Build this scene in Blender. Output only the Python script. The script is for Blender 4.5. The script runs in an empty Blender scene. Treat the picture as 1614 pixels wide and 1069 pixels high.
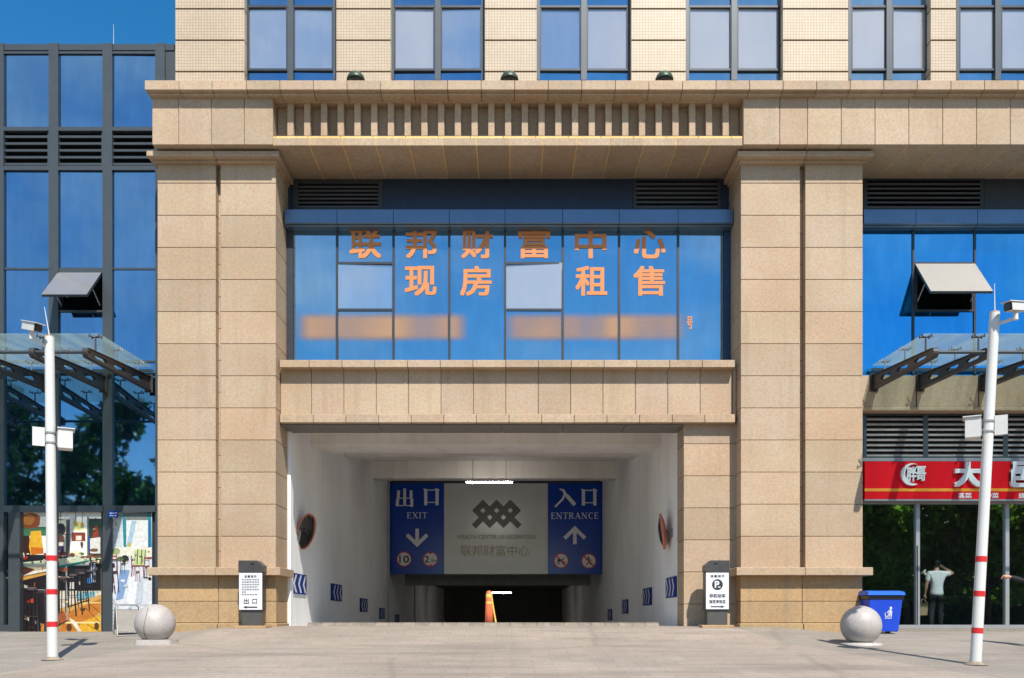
import bpy, bmesh, math, random
from mathutils import Vector, Matrix, Euler
random.seed(7)
R = math.radians
scene = bpy.context.scene
COL = scene.collection

# ---------------------------------------------------------------- camera, sky, sun, exposure
F, CX, HY, D0, CZ = 1350.0, 807.0, 970.0, 18.0, 0.36      # focal length in photo pixels, horizon row, distance of the pillar fronts
cam_d = bpy.data.cameras.new('camera')
cam = bpy.data.objects.new('camera', cam_d); COL.objects.link(cam)
cam.location = (0, -D0, CZ); cam.rotation_euler = (R(90), 0, 0)
cam_d.sensor_width = 36; cam_d.lens = 36 * F / 1614.0
cam_d.shift_y = (HY - 534.5) / 1614.0
cam_d.clip_start = .1; cam_d.clip_end = 3000
scene.camera = cam

SUN_EL, SUN_AZ = R(52), R(19)                             # azimuth: to the right of the camera's back
w = bpy.data.worlds.new('World'); scene.world = w; w.use_nodes = True
nt = w.node_tree; nt.nodes.clear()
out = nt.nodes.new('ShaderNodeOutputWorld'); bg = nt.nodes.new('ShaderNodeBackground')
sky = nt.nodes.new('ShaderNodeTexSky'); sky.sky_type = 'NISHITA'; sky.sun_disc = False
sky.sun_elevation = SUN_EL; sky.sun_rotation = R(180) - SUN_AZ
sky.air_density = 1.1; sky.dust_density = .15; sky.ozone_density = 2.0
tc = nt.nodes.new('ShaderNodeTexCoord'); mp = nt.nodes.new('ShaderNodeMapping'); mp.inputs['Scale'].default_value = (1.7, 1.7, 4.2)
mp.inputs['Location'].default_value = (0.3, 5.1, 1.35)
nz = nt.nodes.new('ShaderNodeTexNoise'); nz.inputs['Scale'].default_value = 1.6; nz.inputs['Detail'].default_value = 6; nz.inputs['Roughness'].default_value = .55
rp = nt.nodes.new('ShaderNodeValToRGB'); rp.color_ramp.elements[0].position = .42; rp.color_ramp.elements[1].position = .70
rp.color_ramp.elements[1].color = (.75, .75, .75, 1)
sep = nt.nodes.new('ShaderNodeSeparateXYZ'); mr = nt.nodes.new('ShaderNodeMapRange')
mr.inputs['From Min'].default_value = .1; mr.inputs['From Max'].default_value = -.35   # the clouds stand over the street side
mu = nt.nodes.new('ShaderNodeMath'); mu.operation = 'MULTIPLY'
mx = nt.nodes.new('ShaderNodeMix'); mx.data_type = 'RGBA'; mx.inputs['B'].default_value = (6.2, 6.6, 7.2, 1)
L = nt.links.new
L(tc.outputs['Generated'], mp.inputs['Vector']); L(mp.outputs['Vector'], nz.inputs['Vector']); L(nz.outputs['Fac'], rp.inputs['Fac'])
L(tc.outputs['Generated'], sep.inputs[0]); L(sep.outputs['Y'], mr.inputs['Value'])
L(rp.outputs['Color'], mu.inputs[0]); L(mr.outputs['Result'], mu.inputs[1]); L(mu.outputs[0], mx.inputs['Factor'])
hs = nt.nodes.new('ShaderNodeHueSaturation'); hs.inputs['Saturation'].default_value = 1.42; hs.inputs['Hue'].default_value = .497
L(sky.outputs['Color'], hs.inputs['Color']); L(hs.outputs['Color'], mx.inputs['A']); L(mx.outputs['Result'], bg.inputs['Color'])
bg.inputs['Strength'].default_value = .12
L(bg.outputs[0], out.inputs['Surface'])

sun_d = bpy.data.lights.new('sun', 'SUN'); sun_d.energy = 5.0; sun_d.angle = R(.53); sun_d.color = (1, .945, .855)
sun = bpy.data.objects.new('sun', sun_d); COL.objects.link(sun)
sdir = Vector((math.sin(SUN_AZ) * math.cos(SUN_EL), -math.cos(SUN_AZ) * math.cos(SUN_EL), math.sin(SUN_EL)))
sun.rotation_euler = sdir.to_track_quat('Z', 'Y').to_euler(); sun.location = sdir * 60
scene.view_settings.view_transform = 'Standard'; scene.view_settings.look = 'None'
scene.view_settings.exposure = .45; scene.view_settings.gamma = 1
scene.view_settings.use_curve_mapping = False

# ---------------------------------------------------------------- helpers
def W(px, py, d):
    """photo pixel at distance d -> world point"""
    return Vector(((px - CX) * d / F, d - D0, CZ + (HY - py) * d / F))
def X(px, d): return (px - CX) * d / F
def Z(py, d): return CZ + (HY - py) * d / F

class MB:
    def __init__(s): s.v = []; s.f = []; s.m = []; s.s = []
    def add(s, vs, fs, m=0, smooth=False):
        o = len(s.v); s.v += [Vector(p) for p in vs]
        for f in fs: s.f.append([i + o for i in f]); s.m.append(m); s.s.append(smooth)
        return s
    def box(s, x0, x1, y0, y1, z0, z1, m=0):
        return s.add([(x0,y0,z0),(x1,y0,z0),(x1,y1,z0),(x0,y1,z0),(x0,y0,z1),(x1,y0,z1),(x1,y1,z1),(x0,y1,z1)],
                     [(0,3,2,1),(4,5,6,7),(0,1,5,4),(1,2,6,5),(2,3,7,6),(3,0,4,7)], m)
    def cbox(s, x0, x1, y0, y1, z0, z1, c=.01, m=0):
        """box with chamfered edges"""
        c = min(c, (x1-x0)*.4, (y1-y0)*.4, (z1-z0)*.4)
        P = []
        for sx in (0, 1):
            for sy in (0, 1):
                for sz in (0, 1):
                    x, y, z = (x0, x1)[sx], (y0, y1)[sy], (z0, z1)[sz]
                    dx, dy, dz = (c, -c)[sx], (c, -c)[sy], (c, -c)[sz]
                    P += [(x, y+dy, z+dz), (x+dx, y, z+dz), (x+dx, y+dy, z)]
        bm = bmesh.new(); vs = [bm.verts.new(p) for p in P]
        h = bmesh.ops.convex_hull(bm, input=vs)
        bmesh.ops.dissolve_limit(bm, angle_limit=.01, verts=bm.verts, edges=bm.edges)
        bm.verts.index_update()
        s.add([v.co for v in bm.verts], [[v.index for v in f.verts] for f in bm.faces], m); bm.free(); return s
    def pbox(s, x0, y0, x1, y1, d, depth, m=0):
        """box whose front face fills a pixel rectangle of the photo at distance d"""
        return s.box(X(x0, d), X(x1, d), d-D0, d-D0+depth, Z(y1, d), Z(y0, d), m)
    def prism(s, poly, vec, m=0, smooth=False):
        n = len(poly); p = [Vector(q) for q in poly]; vec = Vector(vec)
        s.add(p + [q + vec for q in p], [list(range(n))[::-1], [n+i for i in range(n)]] + [[i, (i+1) % n, n+(i+1) % n, n+i] for i in range(n)], m)
        return s
    def face(s, pts, m=0): return s.add(pts, [list(range(len(pts)))], m)
    def tube(s, p, q, r0, r1=None, n=14, m=0, caps=True):
        p = Vector(p); q = Vector(q); r1 = r0 if r1 is None else r1
        a = (q-p).normalized(); u = a.orthogonal().normalized(); v = a.cross(u)
        vs = []
        for c, r in ((p, r0), (q, r1)):
            vs += [c + (u*math.cos(t)+v*math.sin(t))*r for t in (2*math.pi*i/n for i in range(n))]
        s.add(vs, [[i, (i+1) % n, n+(i+1) % n, n+i] for i in range(n)], m, True)
        if caps: s.add(vs, [list(range(n))[::-1], [n+i for i in range(n)]], m)
        return s
    def path(s, pts, r, n=10, m=0):
        for a, b in zip(pts, pts[1:]): s.tube(a, b, r, r, n, m)
        return s
    def lathe(s, prof, c, n=32, m=0, axis=None):
        c = Vector(c); vs = []
        rot = Vector((0,0,1)).rotation_difference(Vector(axis)).to_matrix() if axis is not None else Matrix.Identity(3)
        for r, z in prof:
            vs += [c + rot @ Vector((r*math.cos(2*math.pi*i/n), r*math.sin(2*math.pi*i/n), z)) for i in range(n)]
        fs = []
        for k in range(len(prof)-1):
            for i in range(n):
                j = (i+1) % n; fs.append([k*n+i, k*n+j, (k+1)*n+j, (k+1)*n+i])
        s.add(vs, fs, m, True)
        return s
    def build(s, name, mats, parent=None, loc=None, fix=True):
        if not isinstance(mats, (list, tuple)): mats = [mats]
        if loc is None:
            q = parent; loc = Vector((0,0,0))
            while q is not None: loc = loc + q.location; q = q.parent
            own = Vector((0,0,0))
        else: loc = Vector(loc); own = loc
        me = bpy.data.meshes.new(name)
        me.from_pydata([tuple(p - loc) for p in s.v], [], s.f)
        for mm in mats: me.materials.append(mm)
        me.polygons.foreach_set('material_index', s.m); me.polygons.foreach_set('use_smooth', s.s)
        if fix:
            bm = bmesh.new(); bm.from_mesh(me)
            if any(s.s): bmesh.ops.remove_doubles(bm, verts=list({v for f in bm.faces if f.smooth for v in f.verts}), dist=1e-5)
            bmesh.ops.recalc_face_normals(bm, faces=bm.faces); bm.to_mesh(me); bm.free()
        me.update()
        o = bpy.data.objects.new(name, me); COL.objects.link(o)
        if parent is not None: o.parent = parent
        o.location = own
        return o

def tag(o, label=None, cat=None, group=None, kind=None):
    if label: o['label'] = label
    if cat: o['category'] = cat
    if group: o['group'] = group
    if kind: o['kind'] = kind
    return o
def thing(name, loc, label, cat, group=None):
    o = bpy.data.objects.new(name, None); COL.objects.link(o); o.location = loc; o.empty_display_size = .2
    return tag(o, label, cat, group)
def copy_tree(o, parent=None):
    c = o.copy(); COL.objects.link(c); c.parent = parent
    for ch in list(o.children): copy_tree(ch, c)
    return c

# ---------------------------------------------------------------- materials
class NT:
    def __init__(s, name):
        s.mat = bpy.data.materials.new(name); s.mat.use_nodes = True; s.t = s.mat.node_tree; s.t.nodes.clear()
        s.out = s.n('ShaderNodeOutputMaterial')
    def n(s, typ, **kw):
        nd = s.t.nodes.new(typ)
        for k, v in kw.items():
            if k in nd.inputs.keys(): s.set(nd.inputs[k], v)
            else: setattr(nd, k, v)
        return nd
    def set(s, inp, v):
        if isinstance(v, bpy.types.NodeSocket): s.t.links.new(v, inp)
        elif isinstance(v, (tuple, list)) and len(v) == 3 and inp.type == 'RGBA': inp.default_value = (*v, 1)
        else: inp.default_value = v
    def obj(s): return s.n('ShaderNodeTexCoord').outputs['Object']
    def noise(s, scale, detail=3, vec=None, stretch=None, rough=.55):
        vec = vec or s.obj()
        if stretch: vec = s.n('ShaderNodeMapping', Vector=vec, Scale=stretch).outputs[0]
        return s.n('ShaderNodeTexNoise', Vector=vec, Scale=scale, Detail=detail, Roughness=rough).outputs['Fac']
    def ramp(s, fac, stops):
        r = s.n('ShaderNodeValToRGB', Fac=fac); e = r.color_ramp.elements
        while len(e) < len(stops): e.new(.5)
        for q, (p, c) in zip(e, stops):
            q.position = p; q.color = (c, c, c, 1) if isinstance(c, (int, float)) else (*c, 1)
        return r.outputs['Color']
    def mix(s, a, b, fac, blend='MIX'):
        nd = s.n('ShaderNodeMix', data_type='RGBA', blend_type=blend)
        s.set(nd.inputs['Factor'], fac); s.set(nd.inputs['A'], a); s.set(nd.inputs['B'], b); return nd.outputs['Result']
    def math(s, op, a, b=0):
        nd = s.n('ShaderNodeMath', operation=op); s.set(nd.inputs[0], a); s.set(nd.inputs[1], b); return nd.outputs[0]
    def bump(s, h, strength, dist=.01): return s.n('ShaderNodeBump', Height=h, Strength=strength, Distance=dist).outputs[0]
    def pbr(s, col, rough=.6, metal=0, normal=None, **kw):
        b = s.n('ShaderNodeBsdfPrincipled', **{'Base Color': col, 'Roughness': rough, 'Metallic': metal})
        if normal: s.set(b.inputs['Normal'], normal)
        for k, v in kw.items(): s.set(b.inputs[k], v)
        s.t.links.new(b.outputs[0], s.out.inputs['Surface']); return s.mat

def srgb(r, g, b):
    return tuple((c/255/12.92 if c/255 <= .04045 else ((c/255+.055)/1.055)**2.4) for c in (r, g, b))
def plain(name, col, rough=.5, metal=0, var=.18, scale=6, bump=0, **kw):
    t = NT(name); f = t.noise(scale, 4); f2 = t.noise(scale*9, 2)
    lo = tuple(c*(1-var) for c in col); hi = tuple(min(1, c*(1+var)) for c in col)
    c = t.mix(t.ramp(f, [(.3, lo), (.7, hi)]), t.ramp(f2, [(.35, lo), (.65, hi)]), .35)
    return t.pbr(c, rough, metal, t.bump(f2, bump) if bump else None, **kw)

def stone(name, a, b, c, rough=.72, rnd=.09, streak=.10, grain=.62):
    t = NT(name); o = t.obj()
    sp = t.noise(40, 4, o, rough=.85); sp2 = t.noise(17, 3, o, rough=.7); big = t.noise(.7, 4, o); mid = t.noise(4.2, 5, o, rough=.7)
    col = t.mix(t.ramp(big, [(.35, a), (.62, b)]), c, t.ramp(mid, [(.46, 0.), (.70, .75)]))
    col = t.mix(col, t.ramp(sp, [(.30, .50), (.44, .86), (.56, 1.06), (.70, 1.45)]), grain, 'MULTIPLY')
    col = t.mix(col, t.ramp(sp2, [(.33, .80), (.5, 1.), (.68, 1.16)]), grain, 'MULTIPLY')
    isl = t.n('ShaderNodeNewGeometry').outputs['Random Per Island']
    col = t.mix(col, t.ramp(isl, [(0, 1-rnd), (.5, 1.), (1, 1+rnd*.6)]), 1, 'MULTIPLY')
    hue = t.n('ShaderNodeTexWhiteNoise', noise_dimensions='1D', W=isl).outputs['Value']
    col = t.mix(col, t.ramp(hue, [(0, (1.02, .965, .93)), (.35, (1, 1, 1)), (.65, (.985, .995, .97)), (1, (1.0, .985, 1.03))]), 1, 'MULTIPLY')
    st = t.noise(1.7, 6, o, (3.0, 3.0, .14))
    col = t.mix(col, (.20, .155, .11), t.math('MULTIPLY', t.ramp(st, [(.54, 0.), (.76, 1.)]), streak*2.4))
    return t.pbr(col, rough, 0, t.bump(sp, .3, .004))

M = {}
M['granite'] = stone('beige_granite', (.378, .272, .175), (.43, .326, .226), (.425, .286, .178), streak=.13, rnd=.13)
M['granite_base'] = stone('ochre_granite', (.36, .238, .115), (.40, .275, .14), (.38, .23, .105), streak=.2)
M['mortar'] = plain('dark_joint', (.13, .09, .055), .9)
M['soffit_stone'] = stone('bounce_warmed_soffit_granite', (.84, .52, .17), (.88, .57, .21), (.82, .48, .15), rnd=.12)  # warm bounce light is put into this brighter, more orange stone colour
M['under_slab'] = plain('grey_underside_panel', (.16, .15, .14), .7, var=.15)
M['steel_grey'] = plain('grey_aluminium', (.056, .067, .075), .42, .25, .1, 3)
M['steel_pale'] = plain('pale_aluminium', (.33, .34, .35), .4, .4, .1, 3)
M['steel_mid'] = plain('worn_steel_tube', (.26, .25, .24), .4, .5, .2, 6)
M['steel_dark'] = plain('dark_aluminium', (.035, .042, .055), .45, .3, .2, 3)
M['canopy_steel'] = plain('brown_black_steel', (.05, .046, .046), .5, .2, .25, 7)
M['blue_metal'] = plain('blue_grey_metal_panel', (.10, .17, .26), .32, .5, .1, 2)
M['louver_metal'] = plain('louver_slat', (.085, .085, .09), .45, .3, .15, 4)
M['louver_tan'] = plain('dusty_louver_slat', (.33, .30, .28), .55, .1, .2, 5)
M['black'] = plain('black_void', (.008, .008, .01), .7)
M['white_wall'] = None

def glass_mirror(name, tint, base=(.01, .03, .07), wob=.012, refl=.92):
    t = NT(name); o = t.obj()
    n1 = t.noise(.7, 2, o); nb = t.bump(n1, wob*7, .05)
    isl = t.n('ShaderNodeNewGeometry').outputs['Random Per Island']
    tn = t.mix(tint, t.ramp(isl, [(0, .86), (1, 1.08)]), 1, 'MULTIPLY')
    dirt = t.noise(2.2, 6, o, (2.5, 1, .5))
    tn = t.mix(tn, tuple(min(1, q*1.12+.03) for q in tint), t.ramp(dirt, [(.45, 0.), (.75, .55)]))
    g = t.n('ShaderNodeBsdfGlossy', Color=tn, Roughness=.025, Normal=nb)
    d = t.n('ShaderNodeBsdfDiffuse', Color=base)
    film = t.noise(.8, 5, o, (1.4, 1, .5), rough=.6)
    m = t.n('ShaderNodeMixShader', Fac=t.math('MULTIPLY', t.ramp(film, [(.4, 1.), (.8, .8)]), refl)); t.t.links.new(d.outputs[0], m.inputs[1]); t.t.links.new(g.outputs[0], m.inputs[2])
    t.t.links.new(m.outputs[0], t.out.inputs['Surface']); return t.mat
M['glass_left'] = glass_mirror('blue_mirror_glass', (.165, .325, .49))
M['glass_mid'] = glass_mirror('bright_blue_mirror_glass', (.30, .46, .55), (.05, .10, .18))
M['glass_right'] = glass_mirror('deep_blue_mirror_glass', (.07, .34, .60), (.0, .07, .22))
M['glass_top'] = glass_mirror('pale_mirror_glass', (.62, .66, .66), (.26, .27, .32), refl=.7)
M['glass_tan'] = glass_mirror('tan_sash_glass', (.5, .5, .5), (.46, .43, .39), refl=.35)  # pale tan base under a weaker gloss
M['glass_sash'] = glass_mirror('grey_sash_glass', (.45, .5, .55), (.30, .30, .31), refl=.5)  # pale grey base under a weaker gloss
M['glass_cloud'] = glass_mirror('glass_with_cloud_tone', (.5, .53, .58), (.43, .43, .43), refl=.5)  # pale base colour stands in for cloud reflections on some panes

def glass_clear(name, tint, refl, rough=.01):
    t = NT(name)
    tr = t.n('ShaderNodeBsdfTransparent', Color=tint); g = t.n('ShaderNodeBsdfGlossy', Color=(.9, .95, 1), Roughness=rough)
    lw = t.n('ShaderNodeLayerWeight', Blend=.5).outputs['Facing']
    f = t.math('ADD', t.math('MULTIPLY', t.math('POWER', lw, 4), .5), refl)
    m = t.n('ShaderNodeMixShader', Fac=f); t.t.links.new(tr.outputs[0], m.inputs[1]); t.t.links.new(g.outputs[0], m.inputs[2])
    t.t.links.new(m.outputs[0], t.out.inputs['Surface']); return t.mat
M['glass_shop'] = glass_clear('shop_window_glass', (.88, .93, .93), .17)
def canopy_glass():
    t = NT('dusty_green_canopy_glass'); o = t.obj()
    tr = t.n('ShaderNodeBsdfTransparent', Color=(.80, .90, .89)); g = t.n('ShaderNodeBsdfGlossy', Color=(.8, .9, .95), Roughness=.05)
    df = t.n('ShaderNodeBsdfTranslucent', Color=(.55, .66, .66)); dd = t.n('ShaderNodeBsdfDiffuse', Color=(.5, .58, .58))
    a = t.n('ShaderNodeMixShader', Fac=.5); t.t.links.new(df.outputs[0], a.inputs[1]); t.t.links.new(dd.outputs[0], a.inputs[2])
    dust = t.noise(1.2, 5, o, (3, .35, 1))
    b = t.n('ShaderNodeMixShader', Fac=t.ramp(dust, [(.35, .16), (.7, .38)])); t.t.links.new(tr.outputs[0], b.inputs[1]); t.t.links.new(a.outputs[0], b.inputs[2])
    c = t.n('ShaderNodeMixShader', Fac=.09); t.t.links.new(b.outputs[0], c.inputs[1]); t.t.links.new(g.outputs[0], c.inputs[2])
    t.t.links.new(c.outputs[0], t.out.inputs['Surface']); return t.mat
M['glass_canopy'] = canopy_glass()

def tile_mat():
    t = NT('cream_mosaic_tile'); o = t.obj()
    v = t.n('ShaderNodeMapping', Vector=o, Rotation=(R(90), 0, 0)).outputs[0]
    br = t.n('ShaderNodeTexBrick', Vector=v, offset=0., Scale=1., **{'Color1': (.47, .37, .26), 'Color2': (.51, .405, .29), 'Mortar': (.31, .24, .165), 'Mortar Size': .006, 'Brick Width': .062, 'Row Height': .062, 'Mortar Smooth': .2})
    big = t.noise(.8, 4, o)
    c = t.mix(br.outputs['Color'], t.ramp(big, [(.3, .9), (.7, 1.05)]), 1, 'MULTIPLY')
    return t.pbr(c, .45)
M['tile'] = tile_mat()
def wall_paint(name, col, grime):
    t = NT(name); o = t.obj(); b = t.noise(.5, 5, o); f = t.noise(9, 4, o); st = t.noise(1.3, 5, o, (2.4, 2.4, .2))
    c = t.mix(col, grime, t.ramp(b, [(.4, 0.), (.75, .55)])); c = t.mix(c, grime, t.math('MULTIPLY', t.ramp(st, [(.5, 0.), (.75, 1.)]), .45))
    return t.pbr(c, .8, 0, t.bump(f, .15, .004))
M['white_wall'] = wall_paint('white_tunnel_paint', (.86, .85, .84), (.66, .63, .60))
M['beam_paint'] = wall_paint('cream_beam_paint', (.80, .75, .69), (.52, .48, .43))
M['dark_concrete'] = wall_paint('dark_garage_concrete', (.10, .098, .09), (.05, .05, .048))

def ground_mat(name, kind):
    t = NT(name); o = t.obj()
    big = t.noise(.35, 5, o); st = t.noise(.9, 5, o, (.35, 2.2, 1)); fine = t.noise(30, 3, o); patch = t.noise(1.7, 6, o, rough=.7)
    if kind == 'concrete':
        c = t.ramp(big, [(.3, (.225, .195, .162)), (.7, (.29, .256, .216))])
        br = t.n('ShaderNodeTexBrick', Vector=o, offset=0., Scale=1., **{'Color1': (1, 1, 1), 'Color2': (.95, .95, .95), 'Mortar': (.6, .58, .55), 'Mortar Size': .008, 'Brick Width': 2.1, 'Row Height': 2.1})
    else:
        c = t.ramp(big, [(.3, (.27, .226, .186)), (.7, (.35, .297, .248))])
        br = t.n('ShaderNodeTexBrick', Vector=o, offset=.5, Scale=1., **{'Color1': (1.03, 1, .98), 'Color2': (.92, .91, .91), 'Mortar': (.68, .64, .61), 'Mortar Size': .006, 'Brick Width': .6, 'Row Height': .3, 'Mortar Smooth': .3})
    c = t.mix(c, br.outputs['Color'], 1, 'MULTIPLY')
    c = t.mix(c, (.15, .13, .11), t.math('MULTIPLY', t.ramp(st, [(.5, 0.), (.72, 1.)]), .55))
    c = t.mix(c, (.38, .34, .30), t.math('MULTIPLY', t.ramp(patch, [(.56, 0.), (.72, 1.)]), .45))
    vor = t.n('ShaderNodeTexVoronoi', Vector=t.n('ShaderNodeMapping', Vector=o, Scale=(1, .55, 1)).outputs[0], Scale=2.3, feature='F1', Randomness=1.)
    c = t.mix(c, (.11, .095, .08), t.math('MULTIPLY', t.ramp(vor.outputs['Distance'], [(.035, 1.), (.06, 0.)]), .55))
    crk = t.n('ShaderNodeTexVoronoi', Vector=t.mix(o, t.n('ShaderNodeTexNoise', Vector=o, Scale=.9, Detail=4).outputs['Color'], .25), Scale=.16, feature='DISTANCE_TO_EDGE')
    c = t.mix(c, (.10, .085, .07), t.math('MULTIPLY', t.ramp(crk.outputs['Distance'], [(.003, 1.), (.007, 0.)]), .22))
    trk = t.noise(.8, 4, o, (1.1, .1, 1)); c = t.mix(c, (.14, .12, .105), t.math('MULTIPLY', t.ramp(trk, [(.54, 0.), (.70, 1.)]), .18))
    c = t.mix(c, t.ramp(fine, [(.3, .82), (.7, 1.12)]), 1, 'MULTIPLY')
    return t.pbr(c, .8, 0, t.bump(fine, .3, .004))
M['concrete'] = ground_mat('grey_plaza_concrete', 'concrete'); M['paver'] = ground_mat('pinkish_pavers', 'paver')
M['asphalt'] = plain('asphalt', (.05, .05, .05), .85, var=.3, scale=3)
M['white_paint'] = plain('white_pole_paint', (.60, .60, .575), .4, var=.06, scale=3)
M['red_tape'] = plain('red_reflective_tape', (.55, .02, .02), .4)
M['cam_white'] = plain('white_plastic', (.58, .57, .545), .4, var=.08)
M['cam_black'] = plain('black_plastic', (.015, .015, .018), .25)
M['bollard'] = stone('pale_grey_granite', (.36, .33, .30), (.43, .40, .375), (.39, .34, .30), .5, 0, .1, .4)
M['blue_plastic'] = plain('blue_plastic', (.008, .055, .50), .38, var=.12)
M['kiosk_dark'] = plain('dark_bronze_metal', (.075, .068, .066), .38, .4, .2)
M['kiosk_steel'] = plain('brushed_grey_steel', (.14, .13, .12), .35, .6, .15)
M['kiosk_white'] = plain('white_sign_panel', (.66, .66, .70), .35, var=.03)
M['ink'] = plain('dark_ink', (.02, .02, .025), .6)
M['sign_blue'] = plain('blue_sign_film', (.004, .05, .36), .22, var=.1, scale=1.5)
M['chevron_blue'] = plain('matt_blue_board', (.006, .035, .20), .75, **{'Specular IOR Level': .1})
M['chevron_white'] = plain('dull_white_chevron', (.55, .55, .58), .85, **{'Specular IOR Level': .1})  # matt white, darker than the other sign lettering
M['sign_white'] = plain('white_sign_lettering', (.75, .75, .75), .5, var=.03)
M['sign_pale'] = plain('pale_grey_sign_panel', (.60, .585, .57), .25, var=.05, scale=1)
M['logo_grey'] = plain('dark_grey_logo', (.06, .058, .045), .4)
M['gold_line'] = plain('dull_gold_lettering', (.30, .26, .12), .45)
M['sign_red'] = plain('red_ring', (.6, .015, .02), .4)
M['shop_red'] = plain('red_shop_board', (.68, .004, .012), .6, var=.06, scale=2, **{'Specular IOR Level': .15})
M['shop_yellow'] = plain('yellow_stripe', (.80, .30, .02), .4)
M['orange'] = plain('orange_letter_film', (.56, .205, .06), .6, var=.06)
M['orange_plastic'] = plain('orange_plastic', (.72, .15, .06), .5)
M['yellow'] = plain('yellow_reflector', (.75, .50, .10), .45)
M['mirror_face'] = NT('convex_mirror_face').pbr((.20, .19, .18), .05, 1)
M['mirror_rim'] = plain('faded_orange_mirror_back', (.58, .19, .10), .45)
M['flood_green'] = plain('dark_green_lamp_metal', (.035, .06, .035), .45, .2)
M['bark'] = plain('brown_bark', (.09, .065, .045), .9, var=.3, scale=5, bump=.4)
def leaf_mat(name, a, b, tl=.4):
    t = NT(name); isl = t.n('ShaderNodeNewGeometry').outputs['Random Per Island']
    c = t.ramp(isl, [(0, a), (1, b)]); d = t.n('ShaderNodeBsdfPrincipled', **{'Base Color': c, 'Roughness': .5}); tr = t.n('ShaderNodeBsdfTranslucent', Color=t.mix(c, (1.3, 1.6, .7), 1, 'MULTIPLY'))
    m = t.n('ShaderNodeMixShader', Fac=tl); t.t.links.new(d.outputs[0], m.inputs[1]); t.t.links.new(tr.outputs[0], m.inputs[2]); t.t.links.new(m.outputs[0], t.out.inputs['Surface']); return t.mat
M['leaf'] = leaf_mat('dark_green_leaves', (.02, .045, .012), (.075, .13, .03))
M['leaf2'] = leaf_mat('mid_green_leaves', (.06, .12, .025), (.26, .42, .10), .7)
def emit(name, col, s):
    t = NT(name); e = t.n('ShaderNodeEmission', Color=col, Strength=s); t.t.links.new(e.outputs[0], t.out.inputs['Surface']); return t.mat
M['tube_light'] = emit('lit_fluorescent_tube', (1, .95, .88), 100)

# ---------------------------------------------------------------- lettering
def text_mb(txt, size, m=0, bold=0., gap=1.0):
    """lettering outline from the built-in font as flat triangles in the XZ plane, centred on its box"""
    cu = bpy.data.curves.new('t', 'FONT'); cu.body = txt; cu.size = size; cu.offset = bold * size; cu.align_x = 'CENTER'; cu.space_character = gap
    cu.resolution_u = 3
    o = bpy.data.objects.new('t', cu); COL.objects.link(o)
    dg = bpy.context.evaluated_depsgraph_get(); dg.update()
    me = bpy.data.meshes.new_from_object(o.evaluated_get(dg))
    vs = [v.co.copy() for v in me.vertices]; fs = [list(p.vertices) for p in me.polygons]
    bpy.data.objects.remove(o); bpy.data.curves.remove(cu); bpy.data.meshes.remove(me)
    if not vs: return MB()
    x0, x1 = min(v.x for v in vs), max(v.x for v in vs); y0, y1 = min(v.y for v in vs), max(v.y for v in vs)
    mb = MB(); mb.add([Vector((v.x-(x0+x1)/2, 0, v.y-(y0+y1)/2)) for v in vs], fs, m); mb.wh = (x1-x0, y1-y0)
    return mb
def put_text(dst, txt, c, w=None, h=None, m=0, bold=0., thick=.006, gap=1.0, mat=None):
    """place lettering so that its box is w x h (world), centred at c, facing -Y, with a little thickness"""
    t = text_mb(txt, 1.0, m, 0, gap)
    if not t.v: return
    sx = (w / t.wh[0]) if w else None; sz = (h / t.wh[1]) if h else None
    sx = sx or sz; sz = sz or sx
    c = Vector(c)
    def tr(v, dy):
        p = Vector((v.x*sx, dy, v.z*sz))
        if mat is not None: p = mat @ p
        return c + p
    n = len(t.v); offs = [(0, 0)] + ([(dx*bold, dz*bold) for dx in (-1, 1) for dz in (-1, 1)] if bold else [])
    for q, (ox, oz) in enumerate(offs):       # heavier strokes: the same outline struck again a hair aside
        sh = Vector((ox*sz, -.0006*q if thick < .02 else -.0015*q, oz*sz)); sh = mat @ sh if mat is not None else sh
        dst.add([tr(v, -thick) + sh for v in t.v], t.f, m)
        if thick > .02:          # raised letters get side walls
            cnt = {}
            for f in t.f:
                for a, b in zip(f, f[1:]+f[:1]):
                    k = (min(a, b), max(a, b)); cnt[k] = cnt.get(k, 0)+1
            base = [tr(v, -thick)+sh for v in t.v] + [tr(v, 0)+sh for v in t.v]
            dst.add(base, [[a, b, b+n, a+n] for (a, b), q2 in cnt.items() if q2 == 1], m)
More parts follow.
